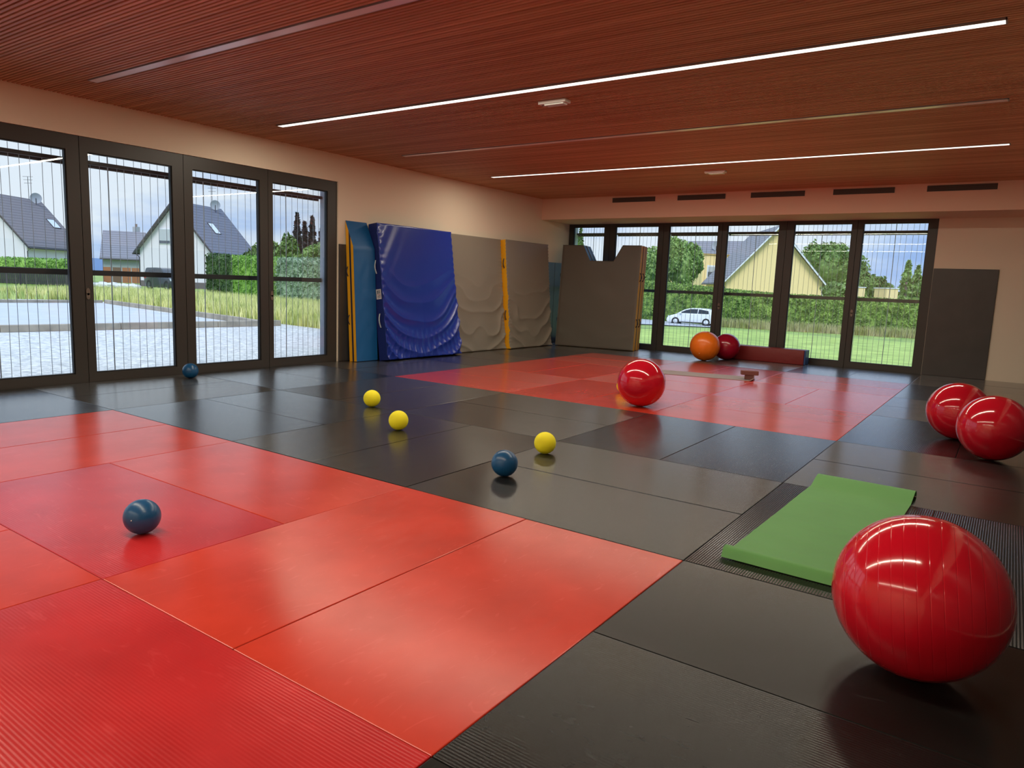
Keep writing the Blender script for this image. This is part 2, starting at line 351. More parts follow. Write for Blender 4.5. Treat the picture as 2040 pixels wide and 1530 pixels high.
def screen(name, lab, T, a0, a1, dep, n, ztop=2.66, zmid=1.335, thick=None, group=None, jit=.012):
    """outer guard of thin vertical steel wires with two flat rails"""
    o = empty(name); tag(o, lab, 'wire screen', group)
    def bx(mb, p0, p1, d0, d1, z0, z1):
        P = [T(a, d, z) for z in (z0, z1) for (a, d) in ((p0,d0),(p1,d0),(p1,d1),(p0,d1))]
        i = len(mb.v); mb.v += P; mb.f += [tuple(i+k for k in q) for q in ((3,2,1,0),(4,5,6,7),(0,1,5,4),(1,2,6,5),(2,3,7,6),(3,0,4,7))]
    mb = MB(); bx(mb, a0, a1, dep-.03, dep+.03, ztop, ztop+.045); bx(mb, a0, a1, dep+.05, dep+.09, ztop-.03, ztop+.03); mb.build('top_rail', M_rail, o)
    mb = MB(); bx(mb, a0, a1, dep-.02, dep+.03, zmid-.033, zmid+.033); mb.build('middle_rail', M_rail, o)
    rnd = random.Random(n*100+a0*7)
    for k in range(n):
        a = a0 + (k+.5)*(a1-a0)/n + rnd.uniform(-jit, jit)
        big = thick is not None and k == thick
        pts = [T(a+.004*math.sin(z*1.7+k), dep + (-.004 if k % 2 else .004), z) for z in (-.12, .6, 1.33, 1.9, 2.3, 2.9)]
        MB().tube(pts, .0075 if big else .0032, 5).build('thick_wire' if big else 'wire', M_steel, o)
    return o
TL = lambda a, d, z: (XL-.02-d, a, z)
TFW = lambda a, d, z: (a, YF+.02+d, z)
labsL = ['tall dark framed window door left of the view, second of the left wall out of frame', 'tall dark framed window door partly behind the view edge', 'tall window door cut by the left edge of the photo',
         'tall dark framed window door with oval handle, second from the left edge', 'tall dark framed window door right of the wide mullion, behind the blue ball', 'tall dark framed window door nearest the leaning mats']
gl = [(-3.16,-2.02), (-1.85,-.71), (-.54,.525), (.765,1.81), (2.095,3.145), (3.37,4.418)]
hd = [None, None, None, .70, None, 3.335]
for k in range(6):
    window('window_%d' % (k+1), labsL[k], TL, gl[k][0], gl[k][1], seamsL[k], seamsL[k+1], 2.93, 2.76, hd[k])
labsF = ['tall dark framed window door in the far left corner, half hidden by the grey mat stack', 'tall window door showing its top above the right half of the grey mat stack', 'tall far window door with the white car seen through it, behind the orange ball',
         'tall far window door with the left half of the yellow gable house seen through it', 'tall far window door above the end of the red foam beam', 'tall far window door at the right end beside the dark wall pad']
seamsF = [XL, -.805, .565, 1.925, 3.27, 4.61, 5.98]
gf = [(-1.80,-.955), (-.655,.435), (.70,1.825), (2.03,3.12), (3.42,4.51), (4.71,5.82)]
hf = [None, None, None, 1.975, None, 4.66]
for k in range(6):
    window('window_%d' % (k+7), labsF[k], TFW, gf[k][0], gf[k][1], seamsF[k], seamsF[k+1], 2.915, 2.83, hf[k])
gs = 'steel wire screens outside the window doors'
for k, th in ((2, 4), (3, 4), (4, 4), (5, 5)):
    a0, a1 = seamsL[k], seamsL[k+1]
    if k == 5: a1 = 4.56
    screen('wire_screen', ['', '', 'vertical wire screen outside the window door at the left edge of the photo', 'vertical wire screen outside the second window door, low chimneyed house seen through',
        'vertical wire screen outside the third left window door, the grey tiled roof seen through it', 'vertical wire screen outside the left wall window door nearest the mats, conifers seen through'][k], TL, a0, a1, .34, 12, thick=th, group=gs)
for k in range(6):
    screen('wire_screen', ['vertical wire screen outside the far corner window above the mat stack', 'vertical wire screen outside the window right of the mat stack notch', 'vertical wire screen outside the far window showing the white car',
        'vertical wire screen outside the far window showing the grey roof slope', 'vertical wire screen outside the far window showing the right half of the yellow gable', 'vertical wire screen outside the far right window showing conifers'][k],
        TFW, seamsF[k]+.02, seamsF[k+1]-.02, .33, 14, ztop=2.665, zmid=1.36, thick=6, group=gs)
# pale outer jambs of the openings
M_jamb = mat('outer_render', (.55,.57,.6), .8)
tag(MB().box(XL-WT-.004, XL-.1, 4.565, 4.612, ZF, 2.93).build('trim_2', M_jamb), 'pale outer jamb of the left window doors', 'jamb', kind='structure')
tag(MB().box(XL-.1, XL+.05, YF+.1, YF+WT, ZF, 2.92).build('trim_3', M_jamb), 'pale outer jamb of the far window doors', 'jamb', kind='structure')

# ------------------------------------------------------------------ wall pads
def pad(x0, x1, y0, y1, z0, z1, lab, grp):
    o = MB().box(x0, x1, y0, y1, z0, z1).build('wall_pad', M_pad, bevel=.006, seg=2, origin=((x0+x1)/2, (y0+y1)/2, z0)); tag(o, lab, 'wall pad', grp)
gl_ = 'dark protective pads on the left wall'
ys = [4.622, 6.44, 8.06, 9.70, 11.38, 11.99]
for k in range(5):
    pad(XL+.001, XL+.03, ys[k]+.002, ys[k+1]-.002, 0, 1.94, ['dark wall pad beside the left window frame, partly behind the teal mat', 'dark wall pad behind the royal blue crash mat', 'dark wall pad behind the left of the two leaning grey mats',
        'dark wall pad behind the right one of the two leaning grey mats', 'narrow dark wall pad in the far left corner'][k], gl_)
unseen_pads_r = MB()  # out of view, added to darken what the big red ball reflects
for k in range(9): unseen_pads_r.box(XR-.03, XR-.001, -6+2*k+.003, -4+2*k-.003, 0, 1.985)
tag(unseen_pads_r.build('trim_4', M_pad), 'dark protective pads along the right wall', 'wall pads', kind='structure')
pad(5.985, 7.0, YF-.03, YF-.001, 0, 1.985, 'large dark grey wall pad on the far wall right of the windows', None)

# ------------------------------------------------------------------ judo mats
def mat_mesh():
    return MB().box(-.9985, .9985, -.4985, .4985, -.04, 0)
base_mats = {}
def place_mat(cx, cy, longy, material, label, group, sx=1., sy=1.):
    key = (material.name, round(sx,3), round(sy,3))
    if key not in base_mats:
        mb = MB().box(-.9985*sx, .9985*sx, -.4985*sy, .4985*sy, -.044, 0)
        o = mb.build('judo_mat', material, bevel=.004, seg=2); base_mats[key] = o
    else:
        o = base_mats[key].copy(); COL.objects.link(o)
    jr = random.Random(int(cx*37+cy*101)); 
    o.location = (cx+jr.uniform(-.0006,.0006), cy+jr.uniform(-.0006,.0006), jr.uniform(-.0015, 0))
    o.rotation_euler = (0, 0, PI/2 if longy else 0)
    tag(o, label, 'judo mat', group)
ribbed = {(3,-2),(5,-3),(4,-3),(7,1),(6,1),(7,5),(6,5),(6,-2),(5,-1),(7,3),(5,3),(2,7)}
ORD = ['first', 'second', 'third', 'fourth', 'fifth', 'sixth']
for i in range(-1, 4):
    for j in range(-4, 6):
        for h in (0, 1):
            longy = (i+j) % 2 != 0
            x0, x1, y0, y1 = (2*i+h, 2*i+h+1, 2*j, 2*j+2) if longy else (2*i, 2*i+2, 2*j+h, 2*j+h+1)
            red = 0 <= i <= 2 and (2 <= j <= 4 or -3 <= j <= -1)
            far = j >= 2
            # which cells read as ribbed
            if red: field = 'far red square' if far else 'near red square'
            elif i == 3: field = 'right border'
            elif i == -1: field = 'left window border'
            elif j == 5: field = 'far wall border'
            elif j in (0, 1): field = 'strip between red squares'
            else: field = 'near border'
            col = 'red' if red else 'black'
            if (x0, y0) in {(2,-2), (4,-3)}: mm = M_redr
            elif (x0, y0) in {(6,0), (7,0)}: mm = M_blkR
            elif (x0, y0) in {(6,-2), (6,4), (7,4), (5,2)}: mm = M_blkr
            else: mm = M_red if red else M_blk
            half = ('left mat' if h == 0 else 'right mat') if longy else ('nearer mat' if h == 0 else 'farther mat')
            if i == -1: pos = ORD[j] + ' pair past near square' if 0 <= j < 6 else 'beside near square, %s pair' % ORD[-j-1]
            elif i == 3: pos = ORD[j] + ' pair past green mat' if 0 < j < 6 else ('pair under green mat' if j == 0 else '%s pair before green mat' % ORD[-j-1])
            elif red and far: pos = '%s pair from left, %s row' % (ORD[i], ['nearest', 'middle', 'farthest'][j-2])
            elif red: pos = '%s pair from left, %s row' % (ORD[i], ['nearest', 'middle', 'farthest'][j+3])
            elif j in (0, 1): pos = '%s pair from left, %s row' % (ORD[i], 'nearer' if j == 0 else 'farther')
            else: pos = '%s pair from left' % ORD[i]
            lab = '%s judo mat, %s, %s, %s' % (col, field, pos, half)
            sx = sy = 1.; cx, cy = (x0+x1)/2, (y0+y1)/2
            if x0 < XL:
                w_ = x1-XL-.004; cx = x1-w_/2
                if longy: sy = w_/1.0
                else: sx = w_/2.0
            place_mat(cx, cy, longy, mm, lab, col+' judo mats laid edge to edge', sx, sy)

# ------------------------------------------------------------------ balls
def sphere(name, c, r, material, axis=(0,0,1), seg=96, ring=64):
    me = bpy.data.meshes.new(name); bm = bmesh.new(); bmesh.ops.create_uvsphere(bm, u_segments=seg, v_segments=ring, radius=r); bm.to_mesh(me); bm.free()
    for p in me.polygons: p.use_smooth = True
    me.materials.append(material); o = bpy.data.objects.new(name, me); COL.objects.link(o); o.location = c
    o.rotation_mode = 'QUATERNION'; o.rotation_quaternion = Vector(axis).to_track_quat('Z', 'Y'); return o
def plug(o, u, v, r, radius):
    # valve plug where the photo's line of sight meets the ball
    d = (_F + _R*((u-1020)/FPX) - _U*((v-765)/FPX)).normalized(); c = o.location; oc = CAM-c; b = oc.dot(d); disc = b*b-(oc.dot(oc)-r*r)
    if disc < 0: return
    p = CAM + d*(-b-math.sqrt(disc)); n = (p-c).normalized()
    q = n.to_track_quat('Z', 'Y'); T = Matrix.Translation(p-c) @ q.to_matrix().to_4x4()
    mb = MB(); pts = []
    for (rr, z) in ((radius*1.0, -.001), (radius, .0015), (radius*.8, .003), (radius*.3, .0035)):
        pts.append([T @ Vector((rr*math.cos(2*PI*k/14), rr*math.sin(2*PI*k/14), z)) for k in range(15)])
    mb.grid(pts); mb.f.append(tuple(range(len(mb.v)-15, len(mb.v)-1)))
    inv = o.rotation_quaternion.inverted()
    mb.v = [tuple(inv @ Vector(x)) for x in mb.v]
    mb.build('valve_plug', M_white, o, smooth=True)
M_gym = ball_mat('gym_ball_red', (.62, .006, .020), .13, rings=.55, coat=.4)
M_gym2 = ball_mat('gym_ball_red_plain', (.55, .006, .020), .12, coat=.6)
M_crim = ball_mat('gym_ball_crimson', (.34, .005, .025), .2, coat=.3)
M_oran = ball_mat('gym_ball_orange', (.85, .19, .012), .28, coat=.2)
M_yel = ball_mat('foam_ball_yellow', (.97, .86, .012), .7)
M_blu = ball_mat('soft_ball_blue', (.008, .08, .20), .3)
G1 = 'large red gym balls'
o = sphere('gym_ball', (7.109,-.499,.303), .303, M_gym, axis=(.72,.06,.10), seg=160, ring=96); tag(o, 'largest looking shiny red gym ball with ridges, front right beside the green yoga mat', 'gym ball', G1)
o = sphere('gym_ball', (3.711,4.385,.287), .287, M_gym2, axis=(.5,.2,.3)); tag(o, 'shiny red gym ball standing on the far red square, hiding a yellow ball', 'gym ball', G1)
o = sphere('gym_ball', (6.934,5.058,.291), .291, M_gym2, axis=(.3,-.3,.8)); plug(o, 1870.3, 808.2, .291, .006); tag(o, 'red gym ball at the right, the farther one of the touching looking pair', 'gym ball', G1)
o = sphere('gym_ball', (7.254,4.168,.292), .292, M_gym2, axis=(.8,.3,.2)); tag(o, 'red gym ball cut by the right edge, the nearer one of the pair', 'gym ball', G1)
o = sphere('gym_ball', (2.233,10.613,.299), .299, M_oran); plug(o, 1393, 704, .299, .008); tag(o, 'orange gym ball in front of the far windows', 'gym ball')
o = sphere('gym_ball', (2.481,11.205,.273), .273, M_crim); tag(o, 'dark crimson gym ball between the orange ball and the red foam beam', 'gym ball')
G2 = 'small yellow balls'
for (c, r, lab) in (((1.593,2.006,.093), .093, 'small yellow ball, farthest left one of the three on the black mats'), ((2.654,1.324,.092), .092, 'small yellow ball, middle one on the black mats near the red corner'),
                    ((4.177,1.502,.092), .092, 'small yellow ball just behind the blue ball on the black mats'), ((3.085,5.206,.095), .095, 'small yellow ball peeking out behind the red gym ball')):
    tag(sphere('soft_ball', c, r, M_yel, seg=64, ring=40), lab, 'ball', G2)
G3 = 'small blue balls'
o = sphere('soft_ball', (3.567,-1.584,.093), .093, M_blu, seg=64, ring=40); plug(o, 261.7, 1037.6, .093, .003); tag(o, 'small dark blue ball with white plug on the near red mats', 'ball', G3)
o = sphere('soft_ball', (-1.534,1.749,.100), .100, M_blu, seg=64, ring=40); tag(o, 'small blue ball at the foot of the left window doors', 'ball', G3)
o = sphere('soft_ball', (4.338,.691,.098), .098, M_blu, seg=64, ring=40); tag(o, 'small blue ball on the black mats beside a yellow ball', 'ball', G3)

# ------------------------------------------------------------------ leaning mats
def slab(root, F, W, top, T0, T1, mats, names, disp=None, nx=40, nz=60, breaks=(), r=.012, bottom=True, prof=None):
    """F(a,h,n)->3D. top(a) outline height. Slab between n=T0 (back) and n=T1 (front). prof(h)-> front thickness cut (chamfer)."""
    xs = sorted(set([W*k/nx for k in range(nx+1)] + list(breaks)))
    def nf(a, h, t):
        n = T1 + (disp(a/W, h) if disp else 0)
        ed = min(a, W-a, h, top(a)-h)
        if ed < r: n -= (r-ed)*.7
        if prof: n = min(n, T0 + (T1-T0)*prof(h))
        return n
    def rows(fr):
        R_ = []
        for a in xs:
            H = top(a); hs = [H*k/nz for k in range(nz+1)]; hs[0:1] = [0, r*.5]; hs[-1:] = [H-r*.5, H]
            R_.append([F(a, h, nf(a, h, 0) if fr else T0) for h in hs])
        return R_
    A = rows(True); B = rows(False)
    mb = MB().grid(A); f = mb.build(names[0], mats[0], root, smooth=True)
    mb = MB().grid([B[0], [p for p in B[0]]]); 
    mb = MB(); 
    for c0, c1 in zip(B[:-1], B[1:]): mb.quad(c0[0], c1[0], c1[-1], c0[-1])
    mb.build(names[2], mats[2], root)
    mb = MB().grid([A[0], B[0]]).grid([A[-1], B[-1]])
    if bottom: mb.grid([[c[0] for c in A], [c[0] for c in B]])
    mb.build(names[1], mats[1], root)
    mb = MB().grid([[c[-1] for c in A], [c[-1] for c in B]]); mb.build(names[3], mats[3], root)
    return f
def wallframe(y0, xb_front, xt_front, H, T):
    """local frame of a slab leaning on the left wall; a runs +y, n points into the room"""
    ln = math.hypot(H, xb_front-xt_front); h = Vector(((xt_front-xb_front), 0, H)).normalized(); n = Vector((h.z, 0, -h.x))
    o = Vector((xb_front, y0, 0)) - n*T
    dz = -o.z; o.z += dz
    return lambda a, hh, nn: o + Vector((0,1,0))*a + h*hh + n*nn
def folds(seed, amp, sag, freq, low=.0, edge=.006):
    def f(s, h):
        c = 1-(2*s-1)**2
        t = h + sag*c
        k = noise.noise(Vector((s*3+seed, h*2.2, seed)))
        m = min(1, max(0, (1.75-h)/1.1))**1.2
        side = .35 + .65*abs(2*s-1)
        ph = t*freq + 2.2*k
        rid = abs(math.sin(ph)); rid = 1-rid**.6
        w = noise.noise(Vector((s*5, h*5+seed*3, 7.)))*.5+.5
        d = amp*m*side*rid*(.35+w)*1.4
        d += .010*noise.noise(Vector((s*2.2, h*1.3, seed+4)))
        g = math.exp(-min(s, 1-s)*26)
        d += edge*g*math.sin(h*85+2*k)
        return d
    return f
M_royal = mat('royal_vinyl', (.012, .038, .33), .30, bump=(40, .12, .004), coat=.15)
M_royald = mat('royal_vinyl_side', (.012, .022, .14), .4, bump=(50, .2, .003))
M_teal = mat('teal_vinyl', (.003, .11, .32), .5, bump=(9, .25, .01))
M_yelv = mat('yellow_vinyl', (.83, .40, .010), .45, bump=(25, .2, .003))
M_navy = mat('navy_strip', (.010, .016, .05), .5)
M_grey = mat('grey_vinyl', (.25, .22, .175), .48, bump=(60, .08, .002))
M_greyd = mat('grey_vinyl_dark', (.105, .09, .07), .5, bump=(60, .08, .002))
M_web = mat('webbing_white', (.62, .66, .68), .7)
M_strap = mat('strap_navy', (.012, .016, .05), .6)
M_lblue = mat('pale_blue_vinyl', (.06, .22, .48), .35)

# royal blue crash mat
CR = empty('crash_mat', (-1.48, 6.2, 0)); inv = Vector((1.48, -6.2, 0))
Fc0 = wallframe(5.25, -1.385, -1.690, 2.31, .20)
def Fc(a, h, n): return Fc0(a, h, n) + inv
def crash_disp(s, h):
    c = 1-(2*s-1)**2
    k = noise.noise(Vector((s*2.6+3, h*1.6, 1.3)))
    m = min(1, max(0, (1.65-h)/1.0))
    # smile-shaped folds
    t = h + .46*c**.8 + .16*k
    rid = 1-abs(math.sin(t*11.))**.8
    side = .25+.75*(abs(2*s-1))**.8
    d = .052*m*rid*side
    # diagonal folds rising from the gathered bottom hem
    q = max(0, 1-h/.55)
    rid2 = 1-abs(math.sin((s*34 + (s-.5)*h*34 + 2*k)))**.7
    d += .024*q*rid2
    # upper corner folds
    q2 = max(0, 1-s/.35)*max(0, min(1, (h-1.3)/.6)); rid3 = .5+.5*math.cos(s*40-h*13); d += .016*q2*rid3
    d += .014*math.exp(-min(s,1-s)*30)*math.sin(h*52+3*k)*.4 + .004*math.exp(-h*22)*math.sin(s*210)
    d += .02*noise.noise(Vector((s*1.7, h*1.1, 9.)))
    return d
tag(CR, 'royal blue vinyl crash mat with sagging folds leaning on the left wall', 'crash mat')
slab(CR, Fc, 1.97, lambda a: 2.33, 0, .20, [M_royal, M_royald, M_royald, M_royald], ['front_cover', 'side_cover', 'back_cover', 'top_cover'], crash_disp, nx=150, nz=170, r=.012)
def end_handle(h0, h1, n, name='carry_handle', m=M_web):
    pts = []
    for k in range(9):
        t = k/8; pts.append((h0+(h1-h0)*t, .028*math.sin(PI*t)))
    mb = MB(); rows = [[Fc(-.002-d, hh, n-.014) for hh, d in pts], [Fc(-.002-d, hh, n+.014) for hh, d in pts], [Fc(-.006-d, hh, n+.014) for hh, d in pts], [Fc(-.006-d, hh, n-.014) for hh, d in pts], [Fc(-.002-d, hh, n-.014) for hh, d in pts]]
    mb.grid(rows).build(name, m, CR, smooth=True)
end_handle(1.48, 1.71, .10); end_handle(.56, .80, .10)
tg = MB(); 
def tagbox(mb, n0, n1, h0, h1, d): 
    P = [Fc(-d0, h, n) for d0 in (.001, d) for (h, n) in ((h0,n0),(h1,n0),(h1,n1),(h0,n1))]
    i = len(mb.v); mb.v += [tuple(p) for p in P]; mb.f += [tuple(i+k for k in q) for q in ((3,2,1,0),(4,5,6,7),(0,1,5,4),(1,2,6,5),(2,3,7,6),(3,0,4,7))]
tagbox(tg, .055, .170, 1.045, 1.215, .004); lb = tg.build('brand_label', mat('label_white', (.72,.68,.66), .6), CR)
tm = MB(); rr = random.Random(5)
for (n0, n1, h0, h1) in ((.078,.088,1.135,1.195),(.090,.096,1.140,1.195),(.100,.104,1.135,1.198),(.108,.113,1.140,1.198),(.122,.128,1.140,1.198),(.132,.137,1.140,1.200),(.141,.147,1.138,1.200),
                         (.085,.098,1.062,1.075),(.085,.090,1.075,1.105),(.094,.101,1.085,1.110),(.104,.110,1.066,1.105),(.128,.134,1.066,1.115),(.134,.142,1.066,1.080),(.138,.146,1.085,1.115)):
    tagbox(tm, n0, n1, h0, h1, .0048)
tm.build('label_print', mat('print_black', (.06,.05,.07), .6), lb)
tr_ = MB(); tagbox(tr_, .080, .158, 1.120, 1.127, .0049); tagbox(tr_, .117, .121, 1.10, 1.135, .0049); tr_.build('label_print_red', mat('print_red', (.45,.08,.06), .6), lb)
# piping along the front vertical seams
mb = MB().tube([Fc(.004, h/20*2.32, .196+crash_disp(0,h/20*2.32)*.3) for h in range(21)], .006, 6); mb.build('piping', M_royal, CR, smooth=True)

# teal double mat with yellow sides, top bevelled back to the wall
TE = empty('folding_mat', (-1.75, 5.8, 0)); inv2 = Vector((1.75, -5.8, 0))
Ft0 = wallframe(4.76, -1.615, -1.745, 2.31, .175)
Ft = lambda a, h, n: Ft0(a, h, n) + inv2
tag(TE, 'teal blue folding mat with yellow and navy side stripes, leaning left of the crash mat', 'folding mat')
H1 = 1.89; H2 = 2.335
side_total = .175
# front teal face (vertical part + sloped top)
zs = [0, .01] + [H1*k/40 for k in range(1, 41)] + [H1 + (H2-H1)*k/10 for k in range(1, 11)]
def tn(h, s=0): 
    b = side_total if h <= H1 else side_total*(1-(h-H1)/(H2-H1))
    return b + (.006*noise.noise(Vector((s*4, h*5, 2.))) if 0.02 < h < H1-.05 else 0)
mb = MB().grid([[Ft(.475*i/30, h, tn(h, i/30)) for h in zs] for i in range(31)]); mb.build('front_cover', M_teal, TE, smooth=True)
def endstrip(n0, n1, m, nm, a=0.):
    # vertical strip between depths n0 and n1, cut by the slope
    hcut = lambda n: H2 - (n/side_total)*(H2-H1)
    MB().quad(Ft(a, 0, n0), Ft(a, 0, n1), Ft(a, min(H2, hcut(n1)), n1), Ft(a, min(H2, hcut(n0)), n0)).build(nm, m, TE)
for a in (0, .475):
    endstrip(0, .068, M_yelv, 'yellow_side', a); endstrip(.068, .108, M_navy, 'navy_side', a); endstrip(.108, .168, M_yelv, 'yellow_side', a); endstrip(.168, .175, M_teal, 'seam', a)
MB().quad(Ft(0,0,0), Ft(.475,0,0), Ft(.475,H2,0), Ft(0,H2,0)).quad(Ft(0,0,0), Ft(.475,0,0), Ft(.475,0,.175), Ft(0,0,.175)).build('back_cover', M_teal, TE)
for hh in (1.42, .62):
    mb = MB().tube([Ft(-.004-.03*math.sin(PI*k/8), hh+.16*k/8, .03) for k in range(9)], .007, 6); mb.build('carry_handle', M_strap, TE, smooth=True)

# two grey mats on the left wall
def leaning_grey(name, label, y0, W, xb, xt, T, m, seed, left_y=True):
    E_ = empty(name, (xb, y0+W/2, 0)); iv = Vector((-xb, -(y0+W/2), 0))
    F0 = wallframe(y0, xb, xt, 2.30, T)
    F = lambda a, h, n: F0(a, h, n) + iv
    slab(E_, F, W, lambda a: 2.32, 0, T, [m, M_yelv, m, m], ['front_cover', 'yellow_side', 'back_cover', 'top_cover'], folds(seed, .036, .42, 8.5), nx=90, nz=120)
    tag(E_, label, 'gym mat', 'grey gym mats leaning on the left wall'); return E_, F
GA, FA_ = leaning_grey('gym_mat', 'grey gym mat leaning on the wall right behind the royal blue crash mat', 7.25, 1.73, -1.58, -1.80, .11, M_grey, 2.)
GB, FB_ = leaning_grey('gym_mat', 'grey gym mat with a visible yellow edge strip, next to the corner', 9.02, 1.70, -1.49, -1.70, .16, M_grey, 5.)
for E_, F, W, hh in ((GA, FA_, 1.73, 1.72), (GB, FB_, 0., 1.72), (GA, FA_, 1.73, .62), (GB, FB_, 0., .62)):
    s = 1 if W else -1
    T_ = .11 if W else .16
    MB().tube([F(W+s*.035*math.sin(PI*k/8), hh+.20*k/8, T_*.6) for k in range(9)], .009, 6).build('carry_handle', M_strap, E_, smooth=True)
for hh in (1.35, .55):
    MB().tube([FB_(1.70+.03*math.sin(PI*k/8), hh+.18*k/8, .12) for k in range(9)], .008, 6).build('carry_handle', M_strap, GB, smooth=True)

# notched grey mats leaning on the far windows
P0 = Vector((-1.452, 10.83, 0)); av = Vector((.988, .154, 0)).normalized(); hv = Vector((-.013, .082, .997)); hv = (hv - av*hv.dot(av)).normalized(); nv = av.cross(hv).normalized()
if nv.y > 0: nv = -nv
WN = 1.872
def ntop(a):
    pts = [(0, 2.335), (.50, 2.335), (.69, 1.985), (1.25, 1.985), (1.44, 2.345), (WN-.0, 2.345)]
    for (a0, z0), (a1, z1) in zip(pts[:-1], pts[1:]):
        if a0 <= a <= a1: return z0 + (z1-z0)*(a-a0)/(a1-a0)
    return 2.345
NOTCH = (.50, .69, 1.25, 1.44, .505, .685)
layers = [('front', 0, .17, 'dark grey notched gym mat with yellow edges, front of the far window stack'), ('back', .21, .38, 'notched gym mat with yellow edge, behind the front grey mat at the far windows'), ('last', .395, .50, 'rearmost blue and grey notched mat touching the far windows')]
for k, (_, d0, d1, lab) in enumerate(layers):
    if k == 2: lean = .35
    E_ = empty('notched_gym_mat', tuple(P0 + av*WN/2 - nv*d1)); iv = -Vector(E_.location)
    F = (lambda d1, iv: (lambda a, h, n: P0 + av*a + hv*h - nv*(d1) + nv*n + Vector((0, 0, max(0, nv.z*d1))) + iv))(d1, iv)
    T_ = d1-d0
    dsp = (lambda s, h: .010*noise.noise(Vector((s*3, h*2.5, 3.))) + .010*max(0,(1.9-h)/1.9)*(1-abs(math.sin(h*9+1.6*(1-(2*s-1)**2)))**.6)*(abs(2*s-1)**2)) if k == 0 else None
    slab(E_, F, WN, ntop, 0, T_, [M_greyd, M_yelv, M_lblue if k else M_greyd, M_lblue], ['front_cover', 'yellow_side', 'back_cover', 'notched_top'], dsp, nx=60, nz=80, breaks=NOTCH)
    for a in (0, WN):
        mb = MB(); w_ = .012
        for n_ in (.004, T_-.004):
            mb.tube([F(a, h*2.34/6, n_) for h in range(7)], .004, 5)
        mb.build('piping', mat('piping_grey', (.22,.19,.16), .5), E_)
    if k < 2:
        for hh in (1.55, .52):
            for a, s in ((WN, 1), (0, -1)):
                MB().tube([F(a+s*.045*math.sin(PI*q/10), hh+.19*q/10, T_*.5) for q in range(11)], .009, 6).build('carry_handle', M_strap, E_, smooth=True)
    tag(E_, lab, 'gym mat', 'notched mats stacked against the far windows')

# red foam beam with blue end
FB = tag(empty('foam_beam', (3.2, 11.72, 0)), 'long dark red foam beam with a blue end, lying before the far windows', 'foam beam')
M_beam = mat('beam_red', (.20, .012, .012), .42, bump=(12, .35, .008)); M_beamb = mat('beam_blue', (.02, .07, .22), .45, bump=(20, .4, .006))
mb = MB().box(-.80, .745, -.155, .155, .0, .30).build('cover', M_beam, FB, bevel=.014, seg=3); smooth_by_angle(mb)
MB().box(.745, .775, -.150, .150, .004, .298).build('end_cap', M_beamb, FB, bevel=.008)
MB().box(-.83, -.80, -.150, .150, .004, .298).build('end_cap', M_beamb, FB, bevel=.008)
FB.rotation_euler = (0, 0, math.radians(0))

# ------------------------------------------------------------------ yoga mats and blocks
def yoga(name, label, cx, cy, rz, Lx, W, material, prof, thick=.005, ripple=.0):
    """profile along the length: prof(s)->(x, z) 0..1; width across y"""
    n, mn = 90, 24
    rows_t, rows_b = [], []
    for i in range(n+1):
        x, z, nx_, nz_ = prof(i/n)
        rt, rb = [], []
        for j in range(mn+1):
            y = (j/mn-.5)*W
            rp_ = ripple*noise.noise(Vector((x*3.5, y*1.2, 2.)))
            rp2 = ripple*.6*noise.noise(Vector((x*14, y*.8, 5.)))
            zz = z + max(0, rp_+rp2+ripple*.3)
            rt.append((x+nx_*thick, y, zz+nz_*thick)); rb.append((x, y, zz))
        rows_t.append(rt); rows_b.append(rb)
    mb = MB().grid(rows_t).grid(rows_b)
    mb.grid([[r[0] for r in rows_t], [r[0] for r in rows_b]]).grid([[r[-1] for r in rows_t], [r[-1] for r in rows_b]]).grid([rows_t[0], rows_b[0]]).grid([rows_t[-1], rows_b[-1]])
    o = mb.build(name, material, smooth=True, merge=True); smooth_by_angle(o, .8)
    o.location = (cx, cy, .001); o.rotation_euler = (0, 0, rz); tag(o, label, 'yoga mat'); return o
def curl_profile(L, r0, a0, r1, a1):
    """flat strip with both ends curling: r radius, a total angle (rad, + up and back over)"""
    pts = []
    N_ = 400
    c0 = r0*a0; c1 = r1*a1; flat = L
    def f(s):
        tot = c0+flat+c1; d = s*tot
        if d < c0:
            th = (c0-d)/r0; x = -r0*math.sin(th); z = r0*(1-math.cos(th)); return (x-flat/2, z, math.sin(th), math.cos(th))
        if d > c0+flat:
            th = (d-c0-flat)/r1; x = r1*math.sin(th); z = r1*(1-math.cos(th)); return (x+flat/2, z, -math.sin(th), math.cos(th))
        return (d-c0-flat/2, 0, 0, 1)
    return f
def hump_profile(L, h0, w0, h1, w1):
    """ends that arch up then turn down to the floor (residual roll)"""
    def f(s):
        x = (s-.5)*L; a = s*L; b = (1-s)*L
        def lip(d, h, w): return h*math.sin(PI*min(1, max(0, d/w)))**1.0 if d < w else 0
        # sharper at the outer side
        def z_(s_):
            a_ = s_*L; b_ = (1-s_)*L
            z = 0
            if a_ < w0: t = a_/w0; z += h0*(math.sin(PI*min(1, t**.55))**1.2)
            if b_ < w1: t = b_/w1; z += h1*(math.sin(PI*min(1, t**.55))**1.2)
            return z
        z = z_(s); e_ = 1e-3; dz = (z_(min(1, s+e_))-z_(max(0, s-e_)))/(2*e_*L); nn = Vector((-dz, 0, 1)).normalized()
        return (x, z, nn.x, nn.z)
    return f
M_ygreen = mat('yoga_green', (.115, .35, .085), .6, bump=(7, .25, .01), var=(2.5, .06))
yoga('yoga_mat', 'green yoga mat with curled ends lying on the black mats beside the big red ball', 6.50, 1.235, math.radians(88.5), 2.13, .66, M_ygreen, hump_profile(2.13, .050, .17, .050, .28), ripple=.004)
M_ygrey = mat('yoga_grey', (.30, .25, .235), .7, bump=(20, .1, .003))
